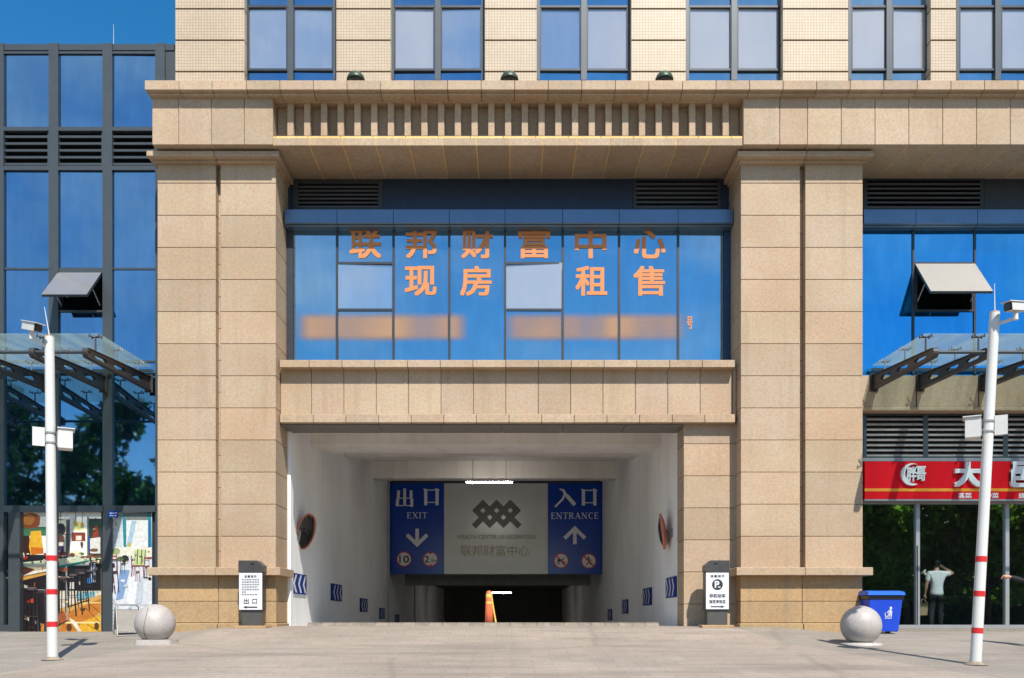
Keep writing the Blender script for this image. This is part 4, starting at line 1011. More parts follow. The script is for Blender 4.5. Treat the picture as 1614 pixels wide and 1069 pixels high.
# ---------------------------------------------------------------- surveillance poles
def cam_pole(px0, py0, px1, py1, d, label, s, zbands, pybox, pycam, pxcam, rod):
    b = W(px0, py0, d); b.z = gz(b.x, b.y); top = W(px1, py1, d); ax = (top-b); Lh = ax.length
    at = lambda z: b + ax*((z-b.z)/ax.z)
    t = thing('camera_pole', b, label, 'camera pole', 'white poles carrying cameras')
    r = .071; m = MB(); m.tube(b, top, r+.006, r-.004, 24); m.build('pole', M['white_paint'], t)
    m = MB(); m.lathe([(0, .0), (.16, 0), (.15, .012), (.10, .02), (.085, .05), (.075, .05)], b, 24); m.build('base_flange', plain('rusty_steel', (.25, .2, .15), .8, var=.4, scale=14), t)
    for py in zbands:
        c = at(Z(py, d)); u = ax.normalized(); m = MB(); m.tube(c-u*.04, c+u*.04, r+.007, r+.007, 24); m.build('reflective_band', M['red_tape'], t)
    # equipment box and its counter plate, clamped round the pole
    c = at(Z(pybox, d)); m = MB(); ca, sa = math.cos(R(28)), math.sin(R(28))*s
    def rot(x, y): return c.x + (x*ca - y*sa), c.y + (x*sa + y*ca)
    def rbox(m, x0, x1, y0, y1, z0, z1):
        P = [rot(x, y) for x, y in ((x0, y0), (x1, y0), (x1, y1), (x0, y1))]
        m.add([(p[0], p[1], z0) for p in P]+[(p[0], p[1], z1) for p in P], [(0,3,2,1),(4,5,6,7),(0,1,5,4),(1,2,6,5),(2,3,7,6),(3,0,4,7)])
    sx = lambda a, e: (min(s*a, s*e), max(s*a, s*e))
    rbox(m, *sx(.10, .30), -.14, .12, c.z-.16, c.z+.13); o = m.build('equipment_box', M['cam_white'], t)
    m = MB(); rbox(m, *sx(.09, .33), -.165, .145, c.z+.131, c.z+.145); m.build('lid', M['cam_white'], o)
    m = MB(); rbox(m, *sx(.085, .1), -.06, .06, c.z-.13, c.z+.1); m.build('hinge_plate', M['steel_pale'], o)
    m = MB(); rbox(m, *sx(-.24, -.075), -.03, .0, c.z-.14, c.z+.14); m.build('counter_plate', M['cam_white'], t)
    u = ax.normalized()
    for dz in (-.08, .07):
        m = MB(); m.tube(at(c.z+dz)-u*.012, at(c.z+dz)+u*.012, r+.012, r+.012, 24); m.build('clamp', M['steel_pale'], t)
    # camera on its arm
    ct = W(pxcam, pycam, d-.15); a0 = at(top.z-.19 if s < 0 else top.z-.2)
    m = MB(); e = ct + Vector((0, 0, -.10)); m.tube(a0, e, .024, .024, 10); m.tube(e + Vector((0, 0, -.03)), ct, .035, .03, 12); m.build('bracket_arm', M['cam_white'], t)
    look = Vector((s*.72, -.6, -.26)).normalized() if s > 0 else Vector((-.75, -.55, -.2)).normalized()
    look = Vector((.8, -.5, -.26)).normalized() if px0 < 800 else Vector((-.85, -.42, -.12)).normalized()
    side = look.cross(Vector((0, 0, 1))).normalized(); upv = side.cross(look)
    m = MB(); ctr = ct + upv*.05
    def cb(m, l0, l1, w_, h0, h1): m.add([ctr+look*l+side*q+upv*h for h in (h0, h1) for l, q in ((l0, -w_), (l1, -w_), (l1, w_), (l0, w_))], [(0,3,2,1),(4,5,6,7),(0,1,5,4),(1,2,6,5),(2,3,7,6),(3,0,4,7)])
    cb(m, -.18, .16, .06, -.055, .055); o = m.build('camera', M['cam_white'], t)
    m = MB(); cb(m, -.19, .22, .075, .06, .072); m.build('sunshield', M['cam_white'], o)
    m = MB(); m.tube(ctr+look*.161, ctr+look*.19, .05, .054, 16); cb(m, .161, .17, .056, -.05, .05); m.build('lens', M['cam_black'], o)
    m = MB(); m.tube(top, W(*rod, d), .009, .004, 8); m.build('lightning_rod', M['white_paint'], t)
    MB().lathe([(0, .005), (r-.004, 0), (r-.002, -.01)], top, 20, axis=ax).build('cap', plain('rusty_cap', (.35, .22, .12), .8, var=.4, scale=20), t)
cam_pole(83, 1040, 78, 530, 13.0, 'white camera pole with red bands standing before the glass wing and cafe poster', 1, (880, 933, 984), 690, 521, 50, (70, 484))
cam_pole(1537.5, 1047, 1568, 492, 12.38, 'white leaning camera pole with red bands before the red shop sign', -1, (881.5, 936, 994), 672, 490, 1601, (1567.5, 447))

# floodlights on the cornice
for px, lab in ((561, 'green domed floodlight on the cornice, leftmost of the three'), (803, 'green domed floodlight on the cornice above the middle of the garage mouth'), (1047, 'green domed floodlight on the cornice, nearest the right pillar')):
    d = 17.75; zt = Z(141.5, 17.4)+0; zc = Z(130.5, 17.4)+.05; c = Vector((X(px, d), d-D0, zc))
    t = thing('floodlight', c, lab, 'floodlight', 'floodlights on the cornice')
    m = MB(); prof = [(.19*math.cos(a), .19*math.sin(a)) for a in [math.pi/2*i/10 for i in range(10)]]+[(.001, .19)]
    m.lathe([(.17, 0)]+prof, c+Vector((0, 0, .20)), 24); m.build('hood', M['flood_green'], t)
    m = MB(); m.lathe([(0, -.02), (.165, -.02), (.165, .02), (0, .02)], c+Vector((0, 0, .19)), 24); m.build('lamp_body', M['cam_black'], t)
    m = MB(); m.box(c.x-.03, c.x+.03, c.y-.03, c.y+.03, zc-.001, zc+.175); m.box(c.x-.1, c.x+.1, c.y-.07, c.y+.07, zc-.001, zc+.02); m.build('bracket', M['flood_green'], t)

# ================================================================ SHOP SIGN AT RIGHT
t = thing('shop_sign', W(1500, 788, 18.75), 'long red shop sign with white raised characters and a yellow stripe', 'shop sign')
d = 18.72
board = MB().pbox(1363, 727.5, 1800, 788.5, d, .17).build('board', M['shop_red'], t)
MB().pbox(1363, 770, 1800, 774.6, d-.008, .012).build('stripe', M['shop_yellow'], t)
MB().pbox(1362.5, 787, 1800, 789.5, d-.02, .1).build('bottom_trim', M['steel_pale'], t)
wl = plain('white_raised_letter', (.72, .72, .72), .4, var=.04)
def ptxt(ch, px, py, w_, h_, name, thick, bold): 
    m = MB(); put_text(m, ch, W(px, py, d-.004), w_*d/F, h_*d/F, 0, bold, thick); m.build(name, wl, board)
ptxt('大', 1523.5, 748.5, 39, 36, 'character', .07, .045); ptxt('邑', 1610.5, 748.5, 36, 37, 'character', .07, .04); ptxt('蒸', 1691, 748.5, 38, 37, 'character', .07, .04)
ptxt('蒸菜', 1520.5, 781.4, 21, 8.5, 'small_character', .01, .02); ptxt('炒菜', 1563, 781.4, 21, 8.5, 'small_character', .01, .02); ptxt('烧菜', 1615.5, 781.4, 21, 8.5, 'small_character', .01, .02)
m = MB(); ce = W(1436, 748.5, d); R1 = 17.5*d/F; off = 4.6*d/F; R2 = 16.0*d/F; n = 30; th = .06
o1 = []; o2 = []
for i in range(n+1):   # crescent
    a = R(62)+R(236)*i/n; o1.append((ce.x+R1*math.cos(a), ce.z+R1*math.sin(a)))
c2 = (ce.x+off, ce.z+.02)
a0 = math.atan2(o1[0][1]-c2[1], o1[0][0]-c2[0]); a1 = math.atan2(o1[-1][1]-c2[1], o1[-1][0]-c2[0])
if a1 < a0: a1 += 2*math.pi
for i in range(n+1): 
    a = a0+(a1-a0)*i/n; rr = math.hypot(o1[0][0]-c2[0], o1[0][1]-c2[1])*(1-i/n)+math.hypot(o1[-1][0]-c2[0], o1[-1][1]-c2[1])*i/n
    rr = min(rr, R2) if 0 < i < n else rr; o2.append((c2[0]+rr*math.cos(a), c2[1]+rr*math.sin(a)))
y = d-D0
for i in range(n):
    q = [o1[i], o1[i+1], o2[i+1], o2[i]]; m.prism([(a, y-th, b) for a, b in q], (0, th-.004, 0))
m.build('crescent_emblem', wl, board)
ptxt('胖', 1435, 748, 14.5, 22, 'character', .05, .022); ptxt('哥', 1450, 747, 14.5, 22, 'character', .05, .022)

# small blue plate beside the door
t = thing('number_plate', W(178, 816, 18.9), 'small blue plate with white marks at the top of the narrow pale cafe poster', 'plate')
pl = MB().pbox(170.5, 805.5, 186, 816, 18.8, .01).build('plate', M['sign_blue'], t)
m = MB()
for a, b, c_, e in ((173, 809, 176.5, 809), (177.5, 808.5, 180, 809.5), (181, 809, 184, 808.5), (173, 813, 175, 812.5), (176, 812.5, 179, 813.5), (180, 813, 184, 812.6)):
    bar(m, W(a, b, 18.8), W(c_, e, 18.8), .022, 18.8-D0-.003)
m.build('marking', M['sign_white'], pl, fix=False)

# ================================================================ CAFE POSTERS ON THE GROUND-FLOOR GLASS
_pm = {}
def pcol(c):
    if c not in _pm: _pm[c] = plain('poster_print', tuple(.72*q for q in srgb(*c)), .45, var=.25, scale=13)
    return _pm[c]
def poster(name, label, d, items):
    t = None; mats = []; mb = MB(); y = d-D0
    for i, (c, kind, *a) in enumerate(items):
        if c not in mats: mats.append(c)
        mi = mats.index(c); yy = y - .00024*i
        P = lambda u, v: W(u/4.646, 780+v/4.646, d)
        if kind == 'r': x0, y0, x1, y1 = a; pts = [P(x0, y1), P(x1, y1), P(x1, y0), P(x0, y0)]
        elif kind == 'p': pts = [P(u, v) for u, v in a[0]]
        elif kind == 'e': cx, cy, rx, ry = a; pts = [P(cx+rx*math.cos(2*math.pi*q/22), cy+ry*math.sin(2*math.pi*q/22)) for q in range(22)]
        elif kind == 'l':
            x0, y0, x1, y1, wd = a; p0, p1 = P(x0, y0), P(x1, y1); bar(mb, p0, p1, wd*d/F/4.646, yy, mi); continue
        mb.face([Vector((p.x, yy, p.z)) for p in pts], mi)
    x0 = min(v.x for v in mb.v); x1 = max(v.x for v in mb.v); z0 = min(v.z for v in mb.v); z1 = max(v.z for v in mb.v)
    o = mb.build(name, [pcol(c) for c in mats], None, loc=((x0+x1)/2, y, z0), fix=False)
    bk = MB().box(x0, x1, y+.001, y+.008, z0, z1).build('backing', M['steel_dark'], o)
    return tag(o, label, 'poster', 'cafe posters on the ground-floor glass')
CR, DK, OR, YE = (230, 220, 200), (24, 20, 22), (196, 120, 40), (226, 172, 40)
A = [(CR, 'r', 150, 128, 741, 1005), ((240, 235, 225), 'r', 350, 128, 741, 170), ((64, 112, 80), 'r', 150, 235, 345, 300), ((245, 240, 228), 'r', 215, 300, 350, 440),
 ((168, 84, 36), 'e', 225, 190, 78, 58), ((210, 130, 60), 'e', 205, 180, 48, 42), ((235, 225, 215), 'p', [(296, 150), (345, 128), (345, 225), (290, 225)]),
 ((204, 96, 40), 'r', 150, 305, 178, 440), ((60, 28, 20), 'p', [(172, 300), (216, 300), (222, 440), (165, 440)]), (YE, 'p', [(225, 268), (300, 262), (318, 425), (225, 440), (212, 380)]), ((204, 110, 20), 'p', [(225, 380), (318, 390), (318, 430), (230, 442)]),
 ((250, 246, 236), 'r', 512, 150, 638, 450), ((96, 90, 84), 'r', 484, 180, 512, 460), ((120, 116, 108), 'r', 638, 160, 650, 460), ((36, 60, 50), 'r', 650, 175, 741, 460), ((225, 222, 215), 'p', [(660, 320), (735, 310), (735, 430), (660, 430)]),
 ((232, 222, 140), 'r', 540, 200, 610, 260), ((140, 60, 44), 'r', 526, 276, 626, 340), ((236, 226, 206), 'r', 556, 300, 598, 334), ((150, 56, 34), 'p', [(690, 230), (712, 222), (720, 270), (724, 310), (672, 312), (686, 270)]), ((36, 84, 150), 'r', 645, 300, 657, 410),
 ((40, 40, 46), 'e', 446, 255, 34, 46), (DK, 'l', 446, 128, 446, 215, 4), ((90, 88, 86), 'l', 410, 180, 480, 184, 5), ((90, 88, 86), 'l', 410, 290, 520, 292, 5), ((96, 60, 50), 'r', 415, 300, 470, 345), ((64, 44, 90), 'r', 420, 375, 468, 455),
 (DK, 'p', [(150, 440), (350, 440), (500, 455), (500, 480), (150, 500)]), ((150, 40, 36), 'e', 180, 455, 26, 20), ((170, 60, 50), 'e', 470, 430, 14, 14), ((235, 228, 190), 'e', 560, 430, 50, 18), ((110, 60, 40), 'e', 530, 440, 20, 14), ((90, 120, 60), 'e', 600, 432, 18, 10), ((120, 84, 60), 'e', 690, 405, 30, 12),
 (DK, 'r', 345, 520, 741, 700), ((206, 212, 180), 'p', [(150, 496), (430, 470), (590, 448), (741, 456), (741, 470), (420, 530), (150, 545)]), ((30, 130, 120), 'p', [(430, 520), (640, 480), (690, 480), (430, 545)]), ((120, 72, 40), 'p', [(585, 450), (741, 446), (741, 462), (600, 466)]),
 ((214, 190, 150), 'p', [(150, 540), (340, 520), (340, 535), (150, 575)]), ((80, 40, 24), 'p', [(150, 520), (260, 545), (150, 600)]), ((70, 52, 60), 'r', 655, 490, 720, 640), ((190, 200, 220), 'r', 668, 500, 700, 640), (DK, 'r', 676, 500, 682, 640), ((40, 120, 190), 'r', 640, 610, 672, 650), ((20, 16, 16), 'r', 700, 470, 741, 700),
 ((28, 16, 18), 'p', [(150, 600), (345, 560), (345, 1005), (150, 1005)]), ((206, 150, 70), 'p', [(150, 605), (340, 568), (340, 585), (150, 632)]), ((190, 60, 40), 'e', 238, 776, 16, 16), ((170, 50, 40), 'e', 205, 782, 12, 12), ((60, 50, 54), 'r', 225, 690, 345, 720), ((70, 64, 70), 'l', 270, 700, 282, 1000, 8), ((74, 66, 72), 'l', 330, 700, 340, 1000, 8), ((150, 140, 140), 'l', 262, 694, 345, 698, 5), ((120, 110, 110), 'e', 260, 935, 9, 14), ((196, 130, 50), 'r', 302, 945, 326, 1000),
 ((210, 160, 84), 'p', [(420, 840), (560, 790), (741, 730), (741, 1005), (420, 1005)]), (OR, 'p', [(500, 860), (741, 760), (741, 850), (560, 1005), (430, 1005)]), (YE, 'p', [(600, 930), (741, 880), (741, 1005), (560, 1005)]), ((240, 220, 150), 'l', 480, 936, 741, 936, 12), ((236, 210, 130), 'l', 560, 795, 741, 790, 8), ((70, 50, 30), 'l', 660, 800, 741, 870, 4), ((70, 50, 30), 'l', 630, 830, 741, 940, 4), ((230, 222, 200), 'p', [(510, 900), (560, 930), (600, 1000), (575, 1000), (520, 930)]), ((60, 40, 26), 'l', 640, 950, 741, 1004, 4), ((120, 180, 190), 'p', [(560, 720), (640, 710), (700, 712), (690, 750), (570, 770)]),
 ((30, 26, 30), 'l', 430, 545, 440, 960, 10), ((150, 150, 150), 'l', 488, 470, 494, 920, 11), ((40, 36, 40), 'l', 540, 600, 560, 890, 11), ((44, 46, 56), 'l', 585, 590, 606, 880, 10), ((30, 30, 34), 'l', 632, 590, 658, 845, 9), ((200, 170, 150), 'l', 420, 600, 540, 606, 8), ((214, 210, 200), 'r', 510, 640, 545, 690), ((150, 80, 50), 'e', 460, 548, 40, 16), ((44, 40, 44), 'r', 555, 545, 625, 590), (DK, 'l', 500, 820, 660, 770, 7), ((160, 84, 40), 'e', 460, 900, 26, 50), ((60, 30, 24), 'l', 425, 960, 500, 920, 8)]
def clutter(lst, n, x0, x1, y0, y1, cols, s0, s1, seed):
    r = random.Random(seed)
    for _ in range(n):
        x, y, a, b = r.uniform(x0, x1), r.uniform(y0, y1), r.uniform(s0, s1), r.uniform(s0, s1)*1.4
        lst.append((r.choice(cols), 'e', x, y, a/2, b/2) if r.random() < .4 else (r.choice(cols), 'p', [(x, y), (x+a, y+r.uniform(-2, 3)), (x+a*r.uniform(.7, 1), y+b), (x+r.uniform(0, 3), y+b*r.uniform(.8, 1))]))
DKS = [(30, 24, 26), (60, 46, 44), (90, 70, 60), (130, 110, 96), (44, 50, 70), (160, 90, 50), (190, 180, 160)]
clutter(A, 34, 155, 735, 425, 500, [(60, 40, 34), (150, 60, 44), (220, 210, 180), (90, 110, 60), (230, 226, 210), (40, 36, 36), (190, 150, 70)], 6, 22, 1)
clutter(A, 14, 160, 740, 530, 720, DKS, 5, 26, 2); clutter(A, 6, 160, 340, 700, 990, DKS, 5, 24, 3); clutter(A, 4, 420, 735, 760, 1000, [(150, 96, 40), (226, 180, 90), (90, 56, 30), (236, 214, 150)], 8, 40, 4); clutter(A, 5, 360, 735, 140, 420, [(216, 206, 190), (120, 112, 100), (240, 236, 226), (150, 140, 128), (90, 60, 50)], 6, 24, 5)
for cx_, y0_, sc_ in ((470, 610, 1.0), (540, 590, .92), (605, 575, .82), (660, 560, .7), (705, 548, .6), (240, 690, 1.25)):     # bar stools along the counter
    A += [((52, 44, 46), 'e', cx_, y0_, 34*sc_, 12*sc_), ((96, 84, 80), 'e', cx_, y0_-4*sc_, 30*sc_, 8*sc_)]
    for dx0, dx1 in ((-24, -40), (-10, -14), (12, 16), (26, 44)): A.append(((34, 30, 34), 'l', cx_+dx0*sc_, y0_+6*sc_, cx_+dx1*sc_, y0_+250*sc_, 6*sc_))
    A.append(((60, 54, 56), 'l', cx_-34*sc_, y0_+160*sc_, cx_+36*sc_, y0_+160*sc_, 5*sc_))
for cx_, y0_, r_ in ((560, 190, 18), (610, 205, 15), (410, 200, 20)):   # pendant lamps
    A += [((60, 54, 50), 'l', cx_, 130, cx_, y0_, 3), ((204, 150, 70), 'p', [(cx_-r_*.4, y0_), (cx_+r_*.4, y0_), (cx_+r_, y0_+r_*1.3), (cx_-r_, y0_+r_*1.3)])]
poster('cafe_poster', 'wide cafe poster with orange lamps and a bar counter, behind the white camera pole', DL-.025, A)
WB = (222, 226, 232)
B = [(WB, 'r', 797, 124, 1113, 1005), ((206, 214, 214), 'r', 797, 124, 895, 420), ((40, 140, 150), 'p', [(895, 135), (1108, 128), (1112, 420), (1080, 420), (905, 380)]), ((120, 130, 125), 'p', [(915, 135), (1080, 130), (1080, 185), (915, 190)]), ((232, 234, 230), 'r', 925, 186, 1084, 386), ((170, 200, 215), 'p', [(965, 190), (1000, 190), (960, 380), (925, 380)]), ((26, 110, 170), 'r', 1086, 190, 1102, 400), ((190, 180, 120), 'e', 850, 216, 10, 20), ((200, 180, 60), 'e', 945, 366, 14, 14), ((150, 170, 120), 'e', 885, 150, 18, 12),
 ((236, 232, 214), 'r', 797, 385, 1113, 460), ((160, 170, 120), 'e', 850, 415, 30, 26), ((40, 40, 38), 'e', 915, 470, 30, 28), ((90, 120, 70), 'e', 880, 470, 26, 18), ((150, 70, 50), 'r', 797, 445, 858, 456), ((150, 70, 50), 'l', 855, 440, 855, 560, 7), ((160, 80, 60), 'l', 800, 470, 855, 474, 6),
 ((206, 216, 150), 'p', [(985, 405), (1075, 400), (1060, 520), (975, 520)]), ((60, 110, 70), 'l', 1010, 400, 1004, 510, 8), ((60, 110, 70), 'l', 1040, 400, 1034, 510, 8), ((60, 110, 70), 'l', 1066, 405, 1056, 510, 6), ((130, 50, 50), 'l', 962, 445, 966, 540, 7), ((130, 50, 50), 'l', 962, 520, 1060, 520, 9), ((130, 50, 50), 'l', 972, 522, 962, 605, 7), ((120, 44, 44), 'l', 1050, 522, 1054, 605, 7), ((130, 50, 50), 'l', 985, 522, 980, 590, 5), ((150, 84, 60), 'r', 1055, 455, 1113, 470), ((36, 30, 34), 'l', 1045, 604, 1108, 610, 7), ((36, 30, 34), 'e', 1098, 618, 12, 8),
 ((132, 164, 204), 'p', [(880, 550), (950, 550), (900, 760), (850, 770)]), ((236, 240, 244), 'p', [(950, 600), (1010, 600), (990, 800), (930, 800)]), ((200, 208, 220), 'p', [(1010, 600), (1050, 600), (1040, 790), (990, 800)]), ((50, 32, 52), 'l', 820, 500, 845, 725, 8), ((50, 32, 52), 'l', 800, 510, 800, 700, 7), ((50, 32, 52), 'p', [(797, 505), (840, 500), (845, 530), (797, 540)]), ((120, 90, 110), 'l', 830, 560, 836, 690, 4)]
clutter(B, 22, 803, 1095, 410, 500, [(150, 130, 90), (70, 90, 60), (120, 60, 50), (236, 234, 224), (90, 86, 90), (170, 176, 180)], 5, 16, 6); clutter(B, 4, 803, 1060, 560, 960, [(206, 214, 224), (228, 232, 240), (196, 204, 214)], 12, 40, 7)
for q in range(9): B.append(((150, 150, 156), 'l', 806, 740+q*30, 860+q*14, 800+q*26, 2.5))
for q in range(6): B.append(((160, 162, 168), 'l', 803, 800+q*38, 1108, 806+q*40, 2.5))
for cx_, y0_, sc_, cl in ((838, 560, 1.0, (70, 44, 60)), (1010, 560, .5, (130, 60, 56)), (900, 500, .5, (60, 52, 60)), (1080, 520, .6, (120, 56, 50))):   # chairs on the pale floor
    B += [(cl, 'p', [(cx_-26*sc_, y0_), (cx_+26*sc_, y0_-4*sc_), (cx_+30*sc_, y0_+14*sc_), (cx_-30*sc_, y0_+18*sc_)])]
    for dx0, dx1 in ((-26, -34), (-8, -10), (26, 34)): B.append((cl, 'l', cx_+dx0*sc_, y0_+10*sc_, cx_+dx1*sc_, y0_+150*sc_, 7*sc_))
    B.append((cl, 'l', cx_-26*sc_, y0_, cx_-30*sc_, y0_-90*sc_, 7*sc_)); B.append((cl, 'l', cx_-28*sc_, y0_-80*sc_, cx_+22*sc_, y0_-84*sc_, 8*sc_)); B.append((cl, 'l', cx_+24*sc_, y0_, cx_+22*sc_, y0_-88*sc_, 6*sc_))
poster('cafe_poster', 'narrow pale cafe poster with teal window and red chair beside a stone pillar', DL-.025, B)

# ================================================================ PEOPLE
def skin_mesh(name, nodes, edges, mat, root, parent=None, loc=None, sub=2, rotz=0):
    names = list(nodes); bm = bmesh.new(); lay = bm.verts.layers.skin.verify(); vs = {}
    rm = Matrix.Rotation(rotz, 3, 'Z')
    for n_ in names:
        p, r = nodes[n_]; v = bm.verts.new(rm @ Vector(p)); rr = r if isinstance(r, tuple) else (r, r); v[lay].radius = rr; v[lay].use_root = (n_ == root); vs[n_] = v
    for a, b in edges: bm.edges.new((vs[a], vs[b]))
    me = bpy.data.meshes.new('tmp'); bm.to_mesh(me); bm.free()
    o = bpy.data.objects.new('tmp', me); COL.objects.link(o)
    o.modifiers.new('s', 'SKIN').use_smooth_shade = True; m = o.modifiers.new('u', 'SUBSURF'); m.levels = sub; m.render_levels = sub
    dg = bpy.context.evaluated_depsgraph_get(); dg.update()
    res = bpy.data.meshes.new_from_object(o.evaluated_get(dg)); bpy.data.objects.remove(o)
    res.materials.clear(); res.materials.append(mat); res.polygons.foreach_set('use_smooth', [True]*len(res.polygons)); res.name = name
    r = bpy.data.objects.new(name, res); COL.objects.link(r)
    if parent is not None: r.parent = parent
    if loc is not None: r.location = loc
    return r
SK = plain('skin', (.50, .27, .19), .5, var=.08, scale=12); HAIR = plain('black_hair', (.012, .01, .009), .45, var=.3, scale=30)
def add_hand(N, E, wrist, dirv, palm_n, thumb_side, curl, pre):
    """palm, four unequal bent fingers and a thumb from the side of the palm; dirv = pointing direction"""
    w_ = Vector(wrist); dv = Vector(dirv).normalized(); pn = Vector(palm_n).normalized(); sd_ = dv.cross(pn).normalized()*thumb_side
    N[pre+'palm'] = (w_+dv*.045, (.021, .033)); N[pre+'kn'] = (w_+dv*.085, (.016, .036)); E += [(pre+'wr', pre+'palm'), (pre+'palm', pre+'kn')]
    for i, (off, ln) in enumerate(((.029, .072), (.010, .08), (-.010, .074), (-.028, .058))):
        p = w_+dv*.078+sd_*off; prev = pre+'kn'; ang = curl*(1+.12*i)
        for j, fr in enumerate((.42, .33, .25)):
            d_ = dv*math.cos(ang*(j+.35))+pn*math.sin(ang*(j+.35)); p = p+d_*ln*fr
            if j == 0: 
                N[pre+'f%db' % i] = (w_+dv*.088+sd_*off, .0095); E.append((pre+'kn', pre+'f%db' % i)); prev = pre+'f%db' % i; p = N[prev][0]+d_*ln*fr
            k_ = pre+'f%d%d' % (i, j); N[k_] = (p, .0092-.0008*j); E.append((prev, k_)); prev = k_
    t0 = w_+dv*.03+sd_*.03; t1 = t0+(dv*.6+sd_*.6+pn*.35).normalized()*.032; t2 = t1+(dv*.85+sd_*.15+pn*.4).normalized()*.028
    N[pre+'t0'] = (t0, .0125); N[pre+'t1'] = (t1, .0105); N[pre+'t2'] = (t2, .009); E += [(pre+'palm', pre+'t0'), (pre+'t0', pre+'t1'), (pre+'t1', pre+'t2')]
def make_person(loc, rotz, label, J, shirt, trouser, shoe, sleeve, hands, shirt_len=.0):
    """J: joint positions, facing -Y, right hand at -X"""
    N = {}; E = []
    def nd(k, p, r): N[k] = (Vector(p), r)
    nd('pel', J['pel'], (.13, .10)); nd('spi', J['spi'], (.115, .09)); nd('che', J['che'], (.13, .10)); nd('nb', J['nb'], .062); nd('nk', J['nk'], .052)
    h = Vector(J['head']); fwd = Vector(J.get('look', (0, -1, 0))).normalized(); sx = Vector((-fwd.y, fwd.x, 0))
    nd('jaw', h+fwd*.02+Vector((0, 0, -.055)), (.062, .07)); nd('hd', h+Vector((0, 0, .02)), (.078, .092)); nd('top', h+Vector((0, 0, .065))-fwd*.01, (.05, .06))
    nd('tip', h+Vector((0, 0, .098))-fwd*.012, (.022, .03)); nd('nose', h+fwd*.105+Vector((0, 0, -.01)), .011); nd('chin', h+fwd*.075+Vector((0, 0, -.095)), .022)
    nd('earl', h+sx*.088+Vector((0, 0, -.0)), .013); nd('earr', h-sx*.088+Vector((0, 0, -.0)), .013)
    E += [('pel','spi'),('spi','che'),('che','nb'),('nb','nk'),('nk','jaw'),('jaw','hd'),('hd','top'),('top','tip'),('hd','nose'),('jaw','chin'),('hd','earl'),('hd','earr')]
    for s in 'lr':
        nd('sh'+s, J['sh'+s], .055); nd('el'+s, J['el'+s], .038); nd('wr'+s, J['wr'+s], .025); N[s+'wr'] = N.pop('wr'+s)
        nd('fa'+s, Vector(J['el'+s]).lerp(Vector(J['wr'+s]), .3), .040); nd('hp'+s, J['hp'+s], .085); nd('kn'+s, J['kn'+s], .055); nd('ca'+s, Vector(J['kn'+s]).lerp(Vector(J['an'+s]), .3), .056); nd('an'+s, J['an'+s], .036)
        E += [('che','sh'+s),('sh'+s,'el'+s),('el'+s,'fa'+s),('fa'+s,s+'wr'),('pel','hp'+s),('hp'+s,'kn'+s),('kn'+s,'ca'+s),('ca'+s,'an'+s)]
        dv, pn, ts, cu = hands[s]; add_hand(N, E, J['wr'+s], dv, pn, ts, cu, s)
    body = skin_mesh('person', N, E, SK, 'pel', None, loc, 2, rotz); tag(body, label, 'person')
    def sub(name, keys, edges, mat, grow, root, over={}):
        nn = {}
        for k_ in keys:
            p, r = N[k_]; r = r if isinstance(r, tuple) else (r, r); nn[k_] = (p, tuple(q+grow for q in r))
        nn.update(over); return skin_mesh(name, nn, edges, mat, root, body, None, 2, rotz)
    ks = ['spi','che','nb','shl','shr']; es = [('spi','che'),('che','nb'),('che','shl'),('che','shr')]; ov = {'hem': (Vector(J['pel'])+Vector((0, 0, .0)), (.165, .13)), 'hem2': (Vector(J['pel'])+Vector((0, 0, -.09)), (.165, .135))}; es += [('hem','spi'), ('hem2','hem')]
    for s in 'lr':
        if sleeve == 'long': ks += ['el'+s, 'fa'+s]; ov['cu'+s] = (Vector(J['el'+s]).lerp(Vector(J['wr'+s]), .93), .036); es += [('sh'+s,'el'+s),('el'+s,'fa'+s),('fa'+s,'cu'+s)]
        else: ov['cu'+s] = (Vector(J['sh'+s]).lerp(Vector(J['el'+s]), .72), .062); es += [('sh'+s,'cu'+s)]
    sub('shirt', ks, es, shirt, .016, 'che', ov)
    ks = ['pel','hpl','hpr','knl','knr','cal','car']; es = [('pel','hpl'),('hpl','knl'),('knl','cal'),('pel','hpr'),('hpr','knr'),('knr','car'),('wst','pel')]; ov = {'wst': (Vector(J['pel'])+Vector((0, 0, .10)), (.135, .10))}
    for s in 'lr': ov['cu'+s] = (Vector(J['an'+s])+Vector((0, 0, .02)), .052); es.append(('ca'+s,'cu'+s))
    sub('trousers', ks, es, trouser, .016, 'pel', ov)
    for s in 'lr':
        a = Vector(J['an'+s]); f2 = Vector(J.get('toe'+s, (0, -1, 0))).normalized()
        skin_mesh('shoe', {'a': (a+Vector((0, 0, -.01)), .042), 'h': (a-f2*.03+Vector((0, 0, -.045)), (.04, .035)), 'b': (a+f2*.08+Vector((0, 0, -.05)), (.042, .03)), 't': (a+f2*.155+Vector((0, 0, -.058)), (.036, .022))}, [('a','h'),('h','b'),('b','t')], shoe, 'h', body, None, 2, rotz)
    hr = MB(); rm = Matrix.Rotation(rotz, 3, 'Z'); hc = h+Vector((0, 0, .03))-fwd*.022; rr = random.Random(2)
    prof = [(.001, -.105)]+[(math.cos(q), math.sin(q)) for q in [-1.1+2.67*i/12 for i in range(12)]]+[(.001, 1)]
    ns = 24; vs = []
    for r_, z_ in prof[1:]:
        for i in range(ns):
            t_ = 2*math.pi*i/ns; w1 = 1+rr.uniform(-.03, .03)
            vs.append(Vector(loc)+rm @ (hc + sx*(math.cos(t_)*r_*.093*w1) + fwd*(math.sin(t_)*r_*.104*w1) + Vector((0, 0, z_*.098*w1))))
    hr.add(vs, [[k2*ns+i, k2*ns+(i+1) % ns, (k2+1)*ns+(i+1) % ns, (k2+1)*ns+i] for k2 in range(len(prof)-2) for i in range(ns)]+[list(range(ns))[::-1]], 0, True)
    hr.build('hair', HAIR, body, None)
